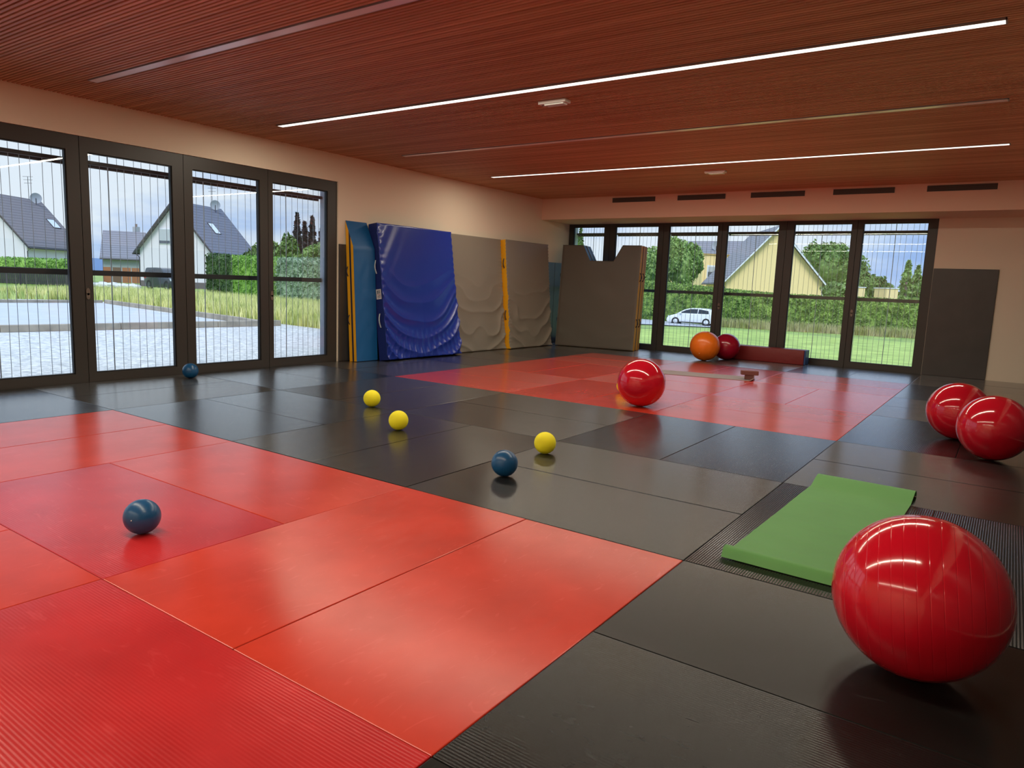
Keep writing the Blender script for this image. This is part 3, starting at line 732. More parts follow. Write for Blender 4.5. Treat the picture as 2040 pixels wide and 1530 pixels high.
def gp(s):
    Lf = 1.62
    if s < .14:
        t = 1-s/.14; th = t*1.25; return (-.16*math.sin(th)-Lf/2, .16*(1-math.cos(th)), math.sin(th), math.cos(th))
    if s > .93:
        t = (s-.93)/.07; th = t*.9; return (.10*math.sin(th)+Lf/2, .10*(1-math.cos(th)), -math.sin(th), math.cos(th))
    return ((s-.14)/.79*Lf-Lf/2, 0, 0, 1)
yoga('yoga_mat', 'thin grey yoga mat on the far red square, behind the red gym ball', 3.06, 8.12, math.radians(13), 1.6, .58, M_ygrey, gp)
M_block = mat('yoga_block_brown', (.17, .065, .055), .8, bump=(80, .2, .002))
b1 = MB().box(-.072, .072, -.045, .045, 0, .075).build('yoga_block', M_block, bevel=.005, seg=2, origin=(0,0,0)); b1.location = (3.885, 8.17, .0095); b1.rotation_euler = (0,0,math.radians(14))
tag(b1, 'lower brown foam yoga block standing on the right end of the grey yoga mat', 'yoga block', 'brown yoga blocks')
b2 = MB().box(-.135, .135, -.06, .06, 0, .066).build('yoga_block', M_block, bevel=.005, seg=2); b2.location = (3.885, 8.17, .0852); b2.rotation_euler = (0,0,math.radians(24))
tag(b2, 'upper brown foam yoga block laid across the lower one', 'yoga block', 'brown yoga blocks')

# ------------------------------------------------------------------ outdoors: ground
def leafy(name, c1, c2, scale=3.):
    if name in MC: return MC[name]
    M = bpy.data.materials.new(name); M.use_nodes = True; nt = M.node_tree; b = nt.nodes['Principled BSDF']
    b.inputs['Roughness'].default_value = .65; b.inputs['Specular IOR Level'].default_value = .25
    g = nt.nodes.new('ShaderNodeNewGeometry'); n = nt.nodes.new('ShaderNodeTexNoise'); n.inputs['Scale'].default_value = scale; n.inputs['Detail'].default_value = 6
    nt.links.new(g.outputs['Position'], n.inputs['Vector'])
    r = nt.nodes.new('ShaderNodeValToRGB'); r.color_ramp.elements[0].position = .36; r.color_ramp.elements[1].position = .64
    r.color_ramp.elements[0].color = (*c1, 1); r.color_ramp.elements[1].color = (*c2, 1)
    nt.links.new(n.outputs['Fac'], r.inputs[0]); nt.links.new(r.outputs[0], b.inputs['Base Color'])
    MC[name] = M; return M
def poly(name, pts, material, z=0., sub=None, label=None):
    mb = MB(); i = 0; mb.v = [(x, y, ground_z(x, y)+z) for x, y in pts]; mb.f = [tuple(range(len(pts)))]
    o = mb.build(name, material); tag(o, label, name.replace('_', ' '), kind='structure'); return o
def terrain(name, x0, x1, y0, y1, n, mm, z, material, label):
    mb = MB().grid([[(x0+(x1-x0)*i/n, y0+(y1-y0)*j/mm, ground_z(x0+(x1-x0)*i/n, y0+(y1-y0)*j/mm)+z) for j in range(mm+1)] for i in range(n+1)])
    o = mb.build(name, material); tag(o, label, name.replace('_', ' '), kind='structure'); return o
M_field = leafy('field_green', (.16, .24, .045), (.34, .46, .11), .6)
M_lawn = leafy('lawn_green', (.24, .34, .055), (.44, .57, .12), 1.1)
terrain('meadow', -260, 260, YF+WT+.02, 420, 104, 80, -.05, M_field, 'rough green meadow beyond the gravel and lawn')
MB().box(-260, XL-WT-.02, -80, YF+WT+.02, -.4, -.2).build('meadow_base', M_field)
tag(bpy.data.objects['meadow_base'], 'rough green ground under the gravel yard', 'ground', kind='structure')
terrain('lawn', -9, 40, YF+WT+.02, 46, 1, 16, 0, M_lawn, 'mown green lawn sloping down from the far windows to the hedge')
def gravel_mat():
    M = bpy.data.materials.new('gravel'); M.use_nodes = True; nt = M.node_tree; b = nt.nodes['Principled BSDF']; N = nt.nodes; L = nt.links
    b.inputs['Roughness'].default_value = .9; tc = N.new('ShaderNodeTexCoord')
    v = N.new('ShaderNodeTexVoronoi'); v.inputs['Scale'].default_value = 14; L.new(tc.outputs['Object'], v.inputs['Vector'])
    r = N.new('ShaderNodeValToRGB'); r.color_ramp.elements[0].color = (.34, .35, .34, 1); r.color_ramp.elements[1].color = (.80, .79, .74, 1)
    L.new(v.outputs['Color'], r.inputs[0]); L.new(r.outputs[0], b.inputs['Base Color'])
    bp = N.new('ShaderNodeBump'); bp.inputs['Distance'].default_value = .03; bp.inputs['Strength'].default_value = .6
    L.new(v.outputs['Distance'], bp.inputs['Height']); L.new(bp.outputs[0], b.inputs['Normal']); return M
M_grav = gravel_mat(); M_court = mat('court_sand', (.52, .54, .56), .85, var=(1.2, .06)); M_asph = mat('asphalt', (.42, .43, .44), .85, var=(2, .08))
edge = [(-30, 8.4), (-28.1, 12.7), (-21.8, 12.1), (-17.2, 11.5), (-12.9, 11.0), (-9.4, 10.6), (-6.0, 11.4), (XL-WT-.02, 12.3)]
poly('gravel_yard', [(XL-WT-.02, -40), (-34, -40), (-34, 8.0)] + edge, M_grav, .0, label='pale grey gravel yard outside the left window doors')
poly('gravel_court', [(-11.6, -30), (-26, -30), (-26.1, 8.2), (-25.3, 11.9), (-17.4, 10.25), (-11.9, 9.7)], M_court, .012, label='smooth pale blue grey court between two timber kerbs')
a, b, c, d = at(1200, 660, 50), at(1424, 661, 56), at(1434, 642, 64), at(1270, 628, 69)
poly('road', [(p.x, p.y) for p in (a, b, c, d)] + [(d.x-50, d.y+12), (a.x-50, a.y)], M_asph, .015, label='grey roadway where the white car is parked')
# timber kerbs
M_timber = mat('weathered_timber', (.36, .31, .24), .85, bump=(18, .4, .01), var=(2.5, .25))
def beam(p0, p1, s, lab):
    p0, p1 = Vector((*p0, -.15)), Vector((*p1, -.15)); d = (p1-p0); Ln = d.length; mb = MB(); x = 0; rnd = random.Random(3)
    while x < Ln-.05:
        l = min(2.6, Ln-x); mb.box(x+.006, x+l-.006, -s/2, s/2, 0, s+rnd.uniform(-.01, .01)); x += l
    o = mb.build('timber_kerb', M_timber, bevel=.012); o.location = p0; o.rotation_euler = (0, 0, math.atan2(d.y, d.x)); tag(o, lab, 'timber kerb', 'timber kerbs of the court')
beam((-11.7, -14), (-11.55, 3.1), .17, 'timber kerb running out of the photo on the left of the gravel yard')
beam((-11.55, 3.12), (-11.0, 10.3), .17, 'long near timber kerb lying on the gravel, seen across three window doors')
beam((-25.2, 12.0), (-11.2, 9.85), .16, 'far slanting timber kerb at the foot of the tall grass')
beam((-26.1, -6), (-25.3, 11.9), .14, 'far pale kerb at the back of the court below the hedge fence')

# tall grass
def blades(name, n, where, h0, h1, material, label, wd=.018, seed=1):
    rnd = random.Random(seed); mb = MB()
    for k in range(n):
        x, y = where(rnd); z = ground_z(x, y); h = rnd.uniform(h0, h1); a = rnd.uniform(0, 2*PI); lx, ly = rnd.uniform(-.3, .3)*h, rnd.uniform(-.3, .3)*h
        ww = wd*rnd.uniform(.6, 1.5); cx, cy = math.cos(a)*ww, math.sin(a)*ww
        i = len(mb.v); mb.v += [(x-cx, y-cy, z-.03), (x+cx, y+cy, z-.03), (x+cx*.7+lx*.4, y+cy*.7+ly*.4, z+h*.6), (x-cx*.7+lx*.4, y-cy*.7+ly*.4, z+h*.6), (x+lx, y+ly, z+h)]
        mb.f += [(i, i+1, i+2, i+3), (i+3, i+2, i+4)]
    me = bpy.data.meshes.new(name); me.from_pydata(mb.v, [], mb.f); me.materials.append(material); o = bpy.data.objects.new(name, me); COL.objects.link(o)
    tag(o, label, 'grass', kind='stuff'); return o
M_tall = leafy('tall_grass', (.48, .54, .15), (.92, .86, .38), 1.4); M_dry = leafy('dry_grass', (.34, .36, .12), (.60, .54, .30), 1.0)
M_wild = leafy('wild_green', (.30, .42, .11), (.62, .70, .26), 1.)
ex = [p for p in edge]
def strip_where(rnd):
    t = rnd.random()*(len(ex)-2); k = int(t); f = t-k; x = ex[k][0]*(1-f)+ex[k+1][0]*f; y = ex[k][1]*(1-f)+ex[k+1][1]*f
    q = rnd.random()**1.2*11
    return x - q*.55, y + q*.9
blades('tall_grass', 42000, strip_where, .28, .68, M_tall, 'strip of tall yellow green grass behind the gravel yard', .014)
blades('tall_grass', 15000, lambda r: (r.uniform(-39, -28.5), r.uniform(-8, 12)), .2, .48, M_wild, 'tall green weeds in front of the dark slatted fence', .018, 2)

# ------------------------------------------------------------------ outdoors: hedges and trees
def leaves(mb, p, n, size, rnd, flat=0.):
    d = Vector((rnd.gauss(0,1), rnd.gauss(0,1), rnd.gauss(0,1))).normalized(); a = d.orthogonal().normalized(); b = d.cross(a)
    s = size*rnd.uniform(.6, 1.3); t = rnd.uniform(0, PI); a2 = a*math.cos(t)+b*math.sin(t); b2 = -a*math.sin(t)+b*math.cos(t)
    i = len(mb.v); mb.v += [tuple(p-a2*s), tuple(p+b2*s*.5), tuple(p+a2*s), tuple(p-b2*s*.5)]; mb.f.append((i, i+1, i+2, i+3))
def hedge(lab, prof, thick, m, nper=260, size=.10, seed=1, group=None, flip=False):
    """prof: (u, v_base, v_top) across the photo; gives a hedge of real height standing on the ground"""
    rnd = random.Random(seed); base = []; hs = []
    for u, vb, vt in prof:
        if vb < 200:
            d = vb; g = at(u, 560, d); g.z = ground_z(g.x, g.y)
        else: g = on_ground(u, vb); d = (g-CAM).dot(_F)
        t = at(u, vt, d); base.append(Vector((g.x, g.y, g.z))); hs.append(t.z-g.z)
    root = empty('hedge', base[0]); inv = -base[0]
    mb = MB(); lf = MB()
    for k in range(len(base)-1):
        A, B = base[k], base[k+1]; d = (B-A); Ln = d.length; back = Vector((-d.y, d.x, 0)).normalized()
        if back.dot(A-CAM) < 0: back = -back
        nn = max(2, int(Ln/.5)); rows = []
        for i in range(nn+1):
            t = i/nn; P = A.lerp(B, t)+inv; H = hs[k]*(1-t)+hs[k+1]*t; r = []
            for (q, z) in ((.05, -.05), (0, H*.3), (.02, H*.65), (.08, H*.93), (.22, H), (thick-.2, H), (thick, H*.9), (thick, -.05)):
                w_ = .12*noise.noise(Vector((P.x*.9, P.y*.9, z*1.2+seed))); r.append(P + back*(q+w_) + Vector((0, 0, z+(w_ if z > .5 else 0))))
            rows.append(r)
        mb.grid(rows)
        if k == 0: mb.f.append(tuple(range(len(mb.v)-8*(nn+1), len(mb.v)-8*nn)))
        if k == len(base)-2: mb.f.append(tuple(range(len(mb.v)-8, len(mb.v))))
        for i in range(int(Ln*nper*max(hs[k], hs[k+1])/2)):
            t = rnd.random(); H = hs[k]*(1-t)+hs[k+1]*t; q = rnd.random()
            if q < .75: z = rnd.uniform(0, H); off = rnd.uniform(-.10, .06)
            else: z = H+rnd.uniform(-.05, .12); off = rnd.uniform(0, thick)
            leaves(lf, A.lerp(B, t)+inv+back*off+Vector((0, 0, z)), 1, size, rnd)
    mb.build('hedge_core', m, root, smooth=True)
    me = bpy.data.meshes.new('leaves'); me.from_pydata(lf.v, [], lf.f); me.materials.append(m); o = bpy.data.objects.new('leaves', me); COL.objects.link(o); o.parent = root; o['kind'] = 'stuff'
    tag(root, lab, 'hedge', group); return root
M_hg = leafy('hedge_green', (.09, .17, .035), (.32, .46, .10), 2.2)
M_hb = leafy('hedge_bright', (.12, .26, .04), (.32, .52, .10), 2.2)
M_hd = leafy('hedge_dark', (.035, .07, .025), (.10, .17, .05), 2.2)
M_hp = leafy('hedge_pale', (.16, .24, .13), (.42, .52, .34), 2.6)
hedge('clipped bright green hedge above the dark slatted fence at the left', [(-60, 60, 512), (60, 60, 516), (152, 60, 519)], 1.2, M_hb, seed=3)
hedge('dark green clipped hedge beside the white house with grey roof', [(411, 55, 507), (460, 53, 511)], 1.6, M_hd, seed=4)
hedge('bright green clipped hedge in the middle of the third left window', [(462, 53, 511), (548, 50, 515)], 1.4, M_hb, seed=5)
hedge('pale silvery green hedge seen through the window nearest the mats', [(550, 50, 516), (662, 46, 517), (740, 44, 519)], 1.3, M_hp, seed=6)
hedge('long clipped green hedge behind the lawn outside the far windows', [(1150, 72, 552), (1300, 68, 562), (1440, 64, 577), (1560, 62, 588), (1700, 60.5, 594), (1860, 59.5, 602), (2000, 59, 608)], 1.3, M_hg, nper=300, size=.11, seed=8)
g0, g1 = at(1432, 640, 63.2), at(1900, 640, 58.3)
blades('dry_grass', 5200, lambda r: (lambda t, q: (g0.x+(g1.x-g0.x)*t, g0.y+(g1.y-g0.y)*t - q))(r.random(), r.uniform(0, .9)), .35, .95, M_dry, 'dry straw coloured grass along the foot of the long hedge', .02, 5)

def tree(name, lab, D, blobs, m, trunk=None, nleaf=900, size=.22, seed=1, group=None, cone=False):
    """blobs: (u, v, ru, rv) in the survey frame at depth D; made into rounded crowns of real size"""
    rnd = random.Random(seed); u0, v0 = blobs[0][:2]; c0 = at(u0, v0, D); g = Vector((c0.x, c0.y, ground_z(c0.x, c0.y)))
    root = empty(name, g); lf = MB(); cm = MB()
    for (u, v, ru, rv) in blobs:
        c = at(u, v, D+rnd.uniform(-.8, .8))-g; R_ = ru*D/FPX; Hh = rv*D/FPX
        nu, nv = 14, 9
        if cone: nv = 12
        rows = []
        for i in range(nv+1):
            ph = PI*i/nv; row = []
            for j in range(nu+1):
                th = 2*PI*(j % nu)/nu
                if cone:
                    t = i/nv; rr = R_*(1-t)**.8*(.75 if i else .2); p = Vector((rr*math.cos(th), rr*math.sin(th), -Hh+2*Hh*t*.97))
                else: p = Vector((R_*math.sin(ph)*math.cos(th), R_*math.sin(ph)*math.sin(th), -Hh*math.cos(ph)))*.86
                k = 1+.28*noise.noise((p+c)*1.1); row.append(c+Vector((p.x*k, p.y*k, p.z)))
            rows.append(row)
        cm.grid(rows)
        for k in range(int(nleaf)):
            if cone:
                t = rnd.random()**1.4; th = rnd.uniform(0, 2*PI); jag = 1+.35*math.sin(t*38+th*2); rr = R_*(1-t)**.8*rnd.uniform(.55, 1.0)*jag; p = Vector((rr*math.cos(th), rr*math.sin(th), -Hh+2*Hh*t))
            else:
                q = Vector((rnd.gauss(0,1), rnd.gauss(0,1), rnd.gauss(0,1))).normalized(); p = Vector((q.x*R_, q.y*R_, q.z*Hh))*rnd.uniform(.78, 1.10)*(1+.22*noise.noise(q*2.5+c))
            leaves(lf, c+p, 1, size, rnd)
    cm.build('crown', m, root, smooth=True)
    me = bpy.data.meshes.new('leaves'); me.from_pydata(lf.v, [], lf.f); me.materials.append(m); o = bpy.data.objects.new('leaves', me); COL.objects.link(o); o.parent = root; o['kind'] = 'stuff'
    top = at(u0, v0, D)-g
    MB().tube([(0, 0, -.1), (top.x*.5, top.y*.5, top.z*.5), tuple(top)], [.22, .17, .10], 8).build('trunk', mat('bark', (.10, .075, .055), .9, bump=(12, .4, .02)), root, smooth=True)
    tag(root, lab, 'tree', group); return root
M_td = leafy('tree_dark', (.03, .055, .03), (.09, .13, .06), 1.5); M_tg = leafy('tree_green', (.08, .15, .035), (.24, .36, .10), 1.2); M_tl = leafy('tree_light', (.15, .25, .06), (.36, .50, .16), 1.2)
M_tp = leafy('tree_purple', (.035, .035, .04), (.10, .095, .09), 1.5)
tree('broadleaf_tree', 'green tree between the grey roof and the conifers, across the mullion', 62, [(525, 520, 30, 38), (500, 530, 16, 26), (556, 528, 24, 26), (540, 500, 16, 18)], M_tg, seed=11)
tree('broadleaf_tree', 'mid green tree left of the dark conifers behind the pale hedge', 60, [(576, 510, 18, 38), (560, 520, 14, 24)], M_tg, seed=12)
tree('conifer', 'tallest dark conifer spire seen through the window nearest the mats', 66, [(592, 478, 13, 52)], M_tp, seed=13, cone=True, nleaf=1500)
tree('conifer', 'dark conifer between the two tallest spires', 67, [(607, 490, 12, 46)], M_tp, seed=14, cone=True, nleaf=1300)
tree('conifer', 'second tall dark conifer spire near the outer jamb', 66, [(622, 482, 13, 50)], M_tp, seed=15, cone=True, nleaf=1500)
tree('conifer', 'dark conifer at the right end of the group beside the outer jamb', 68, [(642, 492, 15, 44)], M_tp, seed=16, cone=True, nleaf=1300)
tree('shrub', 'light green bushy shrub before the dark conifers', 54, [(630, 512, 24, 22), (606, 522, 18, 14), (650, 506, 20, 24)], M_tl, seed=17, size=.16)
tree('conifer', 'narrow conifer top above the left end of the grey mat stack', 80, [(1154, 520, 17, 66)], M_tg, seed=21, cone=True, nleaf=1600)
tree('broadleaf_tree', 'leafy green tree left of the yellow dormer, behind the white car', 72, [(1358, 530, 32, 48), (1340, 510, 22, 34), (1378, 522, 20, 34), (1300, 535, 26, 40)], M_tl, seed=22, nleaf=1400, size=.2)
tree('broadleaf_tree', 'large rounded green tree to the right behind the yellow gable', 104, [(1650, 535, 46, 46), (1690, 545, 36, 42), (1622, 520, 26, 34), (1660, 510, 30, 26)], M_tg, seed=23, nleaf=1300, size=.26)
tree('shrub', 'dark green shrub at the right foot of the yellow gable', 69, [(1668, 580, 28, 18), (1695, 582, 22, 20)], M_tg, seed=24, size=.16)
tree('broadleaf_tree', 'ragged tree left half of the far right window', 72, [(1725, 570, 22, 26), (1712, 548, 14, 22), (1745, 572, 20, 20), (1765, 580, 14, 14)], M_tg, seed=25, size=.2)
tree('conifer', 'pointed green conifer in the right half of the far right window', 70, [(1806, 562, 16, 42)], M_tl, seed=26, cone=True, nleaf=1500)
tree('conifer', 'second green conifer beside the right edge of the far right window', 70, [(1826, 568, 17, 38)], M_tl, seed=27, cone=True, nleaf=1300)

# ------------------------------------------------------------------ outdoors: fences, hills
def fence_between(a, b, h, lab, m):
    d = b-a; Ln = math.hypot(d.x, d.y); root = empty('slatted_fence', a, math.atan2(d.y, d.x)); mb = MB(); x = 0
    while x < Ln: mb.box(x, x+.13, -.012, .012, .03, h); x += .16
    mb.build('slat_panel', m, root); 
    for k in range(int(Ln/2.2)+1): MB().box(k*2.2-.04, k*2.2+.04, .014, .09, -.1, h+.02).build('post', m, root)
    MB().box(0, Ln, .012, .05, h*.75, h*.75+.06).box(0, Ln, .012, .05, h*.2, h*.2+.06).build('rail', m, root)
    tag(root, lab, 'fence')
fa, fb = at(-70, 560, 57), at(147, 560, 57); fa.z = ground_z(fa.x, fa.y); fb.z = ground_z(fb.x, fb.y)
fence_between(fa, fb, 1.35, 'dark brown slatted fence under the clipped hedge at the left edge', mat('fence_dark', (.045, .04, .042), .7))
mb = MB(); C_ = []
for k in range(41):
    u = -200 + k*30; p = at(u, 0, 900); z = CAM.z + 6 + 26*max(0, noise.noise(Vector((k*.21, 0, 3.)))+.25); C_.append((p.x, p.y, z))
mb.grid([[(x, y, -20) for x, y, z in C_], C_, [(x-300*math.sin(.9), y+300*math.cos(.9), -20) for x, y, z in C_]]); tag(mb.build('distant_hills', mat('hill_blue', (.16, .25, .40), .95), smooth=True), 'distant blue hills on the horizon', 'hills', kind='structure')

# ------------------------------------------------------------------ outdoors: houses
M_rw = mat('render_white', (.81, .75, .79), .85); M_ry = mat('render_yellow', (.97, .74, .36), .85); M_t1 = tile_mat('tiles_brown', (.21, .19, .20)); M_t2 = tile_mat('tiles_slate', (.17, .18, .225)); M_t3 = tile_mat('tiles_grey', (.25, .245, .27))
M_pane = mat('house_pane', (.10, .12, .15), .1); M_shut = mat('shutter', (.50, .52, .55), .6); M_board = mat('board_white', (.8, .82, .85), .6); M_gut = mat('gutter_dark', (.06, .055, .06), .5); M_sky = mat('skylight_pane', (.65, .72, .8), .1)
def house(name, lab, A, B, w, ze, mw, mr, wins=(), skyl=(), over=.45, board=None, chimney=None, dish=None, antenna=None, base=None):
    """A, B: near and far end of the ridge; w half width; ze eave height"""
    zr = (A.z+B.z)/2; zg = ground_z(A.x, A.y)-.3; r = Vector((B.x-A.x, B.y-A.y, 0)); Ln = r.length; r.normalize(); p = Vector((r.y, -r.x, 0))
    O = Vector((A.x, A.y, zg)); root = empty(name, O)
    H = zr-zg; E = ze-zg
    P = lambda a, b, z: r*a + p*b + Vector((0, 0, z))
    s = over
    MB().prism([(-w, 0), (w, 0), (w, E), (0, H-.12), (-w, E)], lambda b, z: P(s, b, z), lambda b, z: P(Ln-s, b, z)).build('wall', mw, root)
    sl = (H-E)/w; ov = .5
    for sg in (-1, 1):
        MB().prism([(0, H+.02), (sg*(w+ov), E-sl*ov+.02), (sg*(w+ov), E-sl*ov+.2), (0, H+.2)], lambda b, z: P(0, b, z), lambda b, z: P(Ln, b, z)).build('roof', mr, root)
        MB().prism([(0, H-.12), (sg*(w+ov), E-sl*ov-.10), (sg*(w+ov), E-sl*ov+.10), (0, H+.12)], lambda b, z: P(-.06, b, z), lambda b, z: P(-.005, b, z)).build('bargeboard', board or M_gut, root)
        MB().tube([P(0, sg*(w+ov+.05), E-sl*ov), P(Ln, sg*(w+ov+.05), E-sl*ov)], .08, 6).build('gutter', M_gut, root)
        MB().tube([P(s-.05, sg*(w+ov), E-sl*ov), P(s-.05, sg*(w+.06), E-.9), P(s-.05, sg*(w+.06), 0)], .05, 6).build('downpipe', M_gut, root)
    for (b, z, ww, hh, shut) in wins:
        f = MB().box(-.06, 0, -ww/2-.07, ww/2+.07, -.07, hh+.07).v
        mb = MB(); mb.v = [tuple(P(s+x, b+y, z+zz)) for x, y, zz in f]; mb.f = [(3,2,1,0),(4,5,6,7),(0,1,5,4),(1,2,6,5),(2,3,7,6),(3,0,4,7)]; fr = mb.build('window', M_board, root)
        cut = hh*(shut if shut else 0)
        v = MB().box(-.09, -.06, -ww/2, ww/2, 0, hh-cut).v; mb = MB(); mb.v = [tuple(P(s+x, b+y, z+zz)) for x, y, zz in v]; mb.f = [(3,2,1,0),(4,5,6,7),(0,1,5,4),(1,2,6,5),(2,3,7,6),(3,0,4,7)]; mb.build('pane', M_pane, fr)
        if cut:
            v = MB().box(-.10, -.06, -ww/2, ww/2, hh-cut, hh).v; mb = MB(); mb.v = [tuple(P(s+x, b+y, z+zz)) for x, y, zz in v]; mb.f = [(3,2,1,0),(4,5,6,7),(0,1,5,4),(1,2,6,5),(2,3,7,6),(3,0,4,7)]; mb.build('shutter', M_shut, fr)
    for (a, t, ww, hh) in skyl:   # on the right slope: a along ridge, t down the slope
        q = lambda aa, tt, up: P(aa, tt*w, H+.2-(tt*w)*sl+up)
        th = hh/math.hypot(w, w*sl)
        mb = MB(); mb.quad(q(a, t, .07), q(a+ww, t, .07), q(a+ww, t+th, .07), q(a, t+th, .07)); mb.build('skylight', M_sky, root)
        mb = MB(); mb.tube([q(a, t, .05), q(a+ww, t, .05), q(a+ww, t+th, .05), q(a, t+th, .05), q(a, t, .05)], .05, 4); mb.build('skylight_frame', M_gut, root)
    if base: MB().prism([(-w-.02, 0), (w+.02, 0), (w+.02, base), (-w-.02, base)], lambda b, z: P(s-.03, b, z), lambda b, z: P(Ln-s+.03, b, z)).build('plinth', mat('plinth', (.16,.13,.13), .8), root)
    if chimney is not None:
        c = P(chimney[0], chimney[1], 0); z0 = H-abs(chimney[1])*sl-.3; MB().box(c.x-.35, c.x+.35, c.y-.35, c.y+.35, z0, z0+1.6).build('chimney', mat('chimney_grey', (.42,.42,.44), .8), root)
        MB().tube([(c.x, c.y, z0+1.6), (c.x, c.y, z0+2.0)], .16, 8).build('chimney_pot', mat('pot', (.3,.2,.16), .7), root)
    if dish is not None:
        c = P(dish[0], dish[1], H+.2-abs(dish[1])*sl); vdir = (CAM-(O+c)).normalized(); a_ = vdir.cross(Vector((0,0,1))).normalized(); b_ = a_.cross(vdir)
        cc = c + Vector((0, 0, dish[3])); R_ = dish[2]; mb = MB()
        mb.grid([[cc + (a_*math.cos(2*PI*k/20)+b_*math.sin(2*PI*k/20))*R_*q - vdir*(.12*(1-q*q)) for k in range(21)] for q in (.02, .35, .7, 1.)]); mb.build('satellite_dish', mat('dish_grey', (.40,.42,.46), .6), root, smooth=True)
        MB().tube([c, cc - vdir*.12], .04, 6).tube([cc-b_*R_, cc+vdir*.5], .02, 5).build('dish_bracket', M_gut, root)
    if antenna is not None:
        c = P(antenna[0], antenna[1], H+.1); mb = MB().tube([c, c+Vector((0, 0, antenna[2]))], .03, 5)
        for zz in (1., .86, .72): mb.tube([c+p*(-.5*zz-.1)+Vector((0, 0, antenna[2]*zz)), c+p*(.5*zz+.1)+Vector((0, 0, antenna[2]*zz))], .018, 4)
        mb.build('antenna', M_gut, root)
    tag(root, lab, 'house'); return root
A1, B1 = at(342, 402, 75), at(441, 421, 83.6); B1.z = A1.z
house('house', 'white gabled house with slate grey roof, right of the chimneyed garage roof', A1, B1, 4.35, at(278, 494, 75).z, M_rw, M_t2,
      wins=((-1.25, 4.9, 1.25, 1.5, .8), (1.7, 4.6, .9, 1.2, .6), (.6, 1.5, 1.0, 1.1, 0)), skyl=((3.4, .42, 1.0, 1.5),), base=.9, dish=(6.9, .5, .55, .8), antenna=(7.1, 0, 2.6))
A2, B2 = at(-42, 383, 75), at(81, 404, 84.5); B2.z = A2.z
house('house', 'white house with brown tiled roof at the left edge of the photo', A2, B2, 4.5, at(0, 481, 76).z, M_rw, M_t1,
      wins=((-1.25, 4.9, 1.25, 1.5, .8),), skyl=((7.4, .45, 1.3, 1.3),), dish=(8.0, .55, .6, .75), antenna=(7.6, 0, 2.6))
# low house between them
A3, B3 = at(290, 466, 102), at(205, 465, 100); B3.z = A3.z
house('garage_house', 'low house with grey tiled roof and small chimney between the two white houses', A3, B3, 3.6, at(240, 510, 97).z, mat('wall_greyish', (.42,.44,.43), .85), M_t3, chimney=(1.2, .4), over=.3)
# yellow house beyond the hedge
A4, B4 = at(1554, 452, 80), at(1496, 468, 94); B4.z = A4.z
house('house', 'yellow gabled house with white bargeboards beyond the hedge, seen through the far windows', A4, B4, 5.35, at(1462, 556, 80).z, M_ry, M_t3, board=M_board, over=.6)
A5, B5 = at(1500, 483, 107), at(1338, 478, 114); B5.z = A5.z
hs5 = house('house', 'long grey roofed house wing behind the yellow gable, with a satellite dish', A5, B5, 5.0, at(1440, 545, 105).z, M_ry, M_t3, over=.3, dish=(5.0, -1.6, .65, .7))
# yellow dormer block
D0, D1_ = at(1402, 507, 97), at(1487, 502, 97.5); D0g = at(1402, 572, 97)
dr = (D1_-D0); dr.z = 0; Ld = dr.length; dm = empty('dormer_block', (D0.x, D0.y, D0g.z-1.2), math.atan2(dr.y, dr.x)); hh = D0.z-D0g.z+1.2
MB().box(0, Ld, 0, 5, -1, hh).build('wall', M_ry, dm)
MB().box(-.15, Ld+.1, -.15, 5.1, hh, hh+.14).build('roof_edge', mat('edge_ochre', (.55,.38,.16), .8), dm)
wn = MB().box(.6, 2.2, -.05, 0, hh-4.1, hh-1.4).build('window', M_board, dm); MB().box(.75, 2.05, -.08, -.05, hh-3.9, hh-2.3).build('pane', M_pane, wn); MB().box(.75, 2.05, -.09, -.05, hh-2.3, hh-1.6).build('shutter', M_shut, wn)
tag(dm, 'yellow box shaped dormer block with a small window, left of the gable', 'building')
for u0, u1, v0, v1, D, lab in ((1708, 1724, 573, 600, 64, 'small yellow wall behind the shrub, left one in the far right window'), (1767, 1790, 575, 602, 64, 'small yellow wall before the conifers in the far right window')):
    a, b = at(u0, v0, D), at(u1, v0, D); d = b-a; zg = ground_z(a.x, a.y)-.1
    o = empty('garden_wall', (a.x, a.y, zg), math.atan2(d.y, d.x)); Ln = math.hypot(d.x, d.y)
    MB().box(0, Ln, 0, 2.2, 0, a.z-zg).build('wall', M_ry, o); MB().box(-.06, Ln+.06, -.06, 2.26, a.z-zg, a.z-zg+.08).build('coping', M_board, o); tag(o, lab, 'garden wall', 'yellow garden walls')

# rockery bank and terracotta screen near the left houses
g = at(186, 560, 62); rb = at(272, 560, 61); g.z = ground_z(g.x, g.y); rb.z = ground_z(rb.x, rb.y)
def rocks():
    rnd = random.Random(9); 
    for k in range(14):
        t = k/13; P = g.lerp(rb, t); r_ = rnd.uniform(.28, .5); mb = MB(); rows = []
        for i in range(6):
            ph = PI*i/5; rows.append([Vector((r_*1.3*math.sin(ph)*math.cos(2*PI*j/8), r_*math.sin(ph)*math.sin(2*PI*j/8), r_*.7*math.cos(ph)))*(1+.25*noise.noise(Vector((k, i*.7, (j%8)*.9)))) for j in range(9)])
        o = mb.grid(rows).build('rock', mat('rock_white', (.68,.67,.62), .9, bump=(3, .4, .05))); o.location = (P.x, P.y, P.z+r_*.3); tag(o, 'pale boulder of the white rockery bank beyond the tall grass', 'rock', 'white rockery boulders')
rocks()
q0, q1 = at(205, 560, 88), at(281, 560, 90); q0.z = ground_z(q0.x, q0.y); d = q1-q0; o = empty('garden_screen', q0, math.atan2(d.y, d.x)); Ln = math.hypot(d.x, d.y)
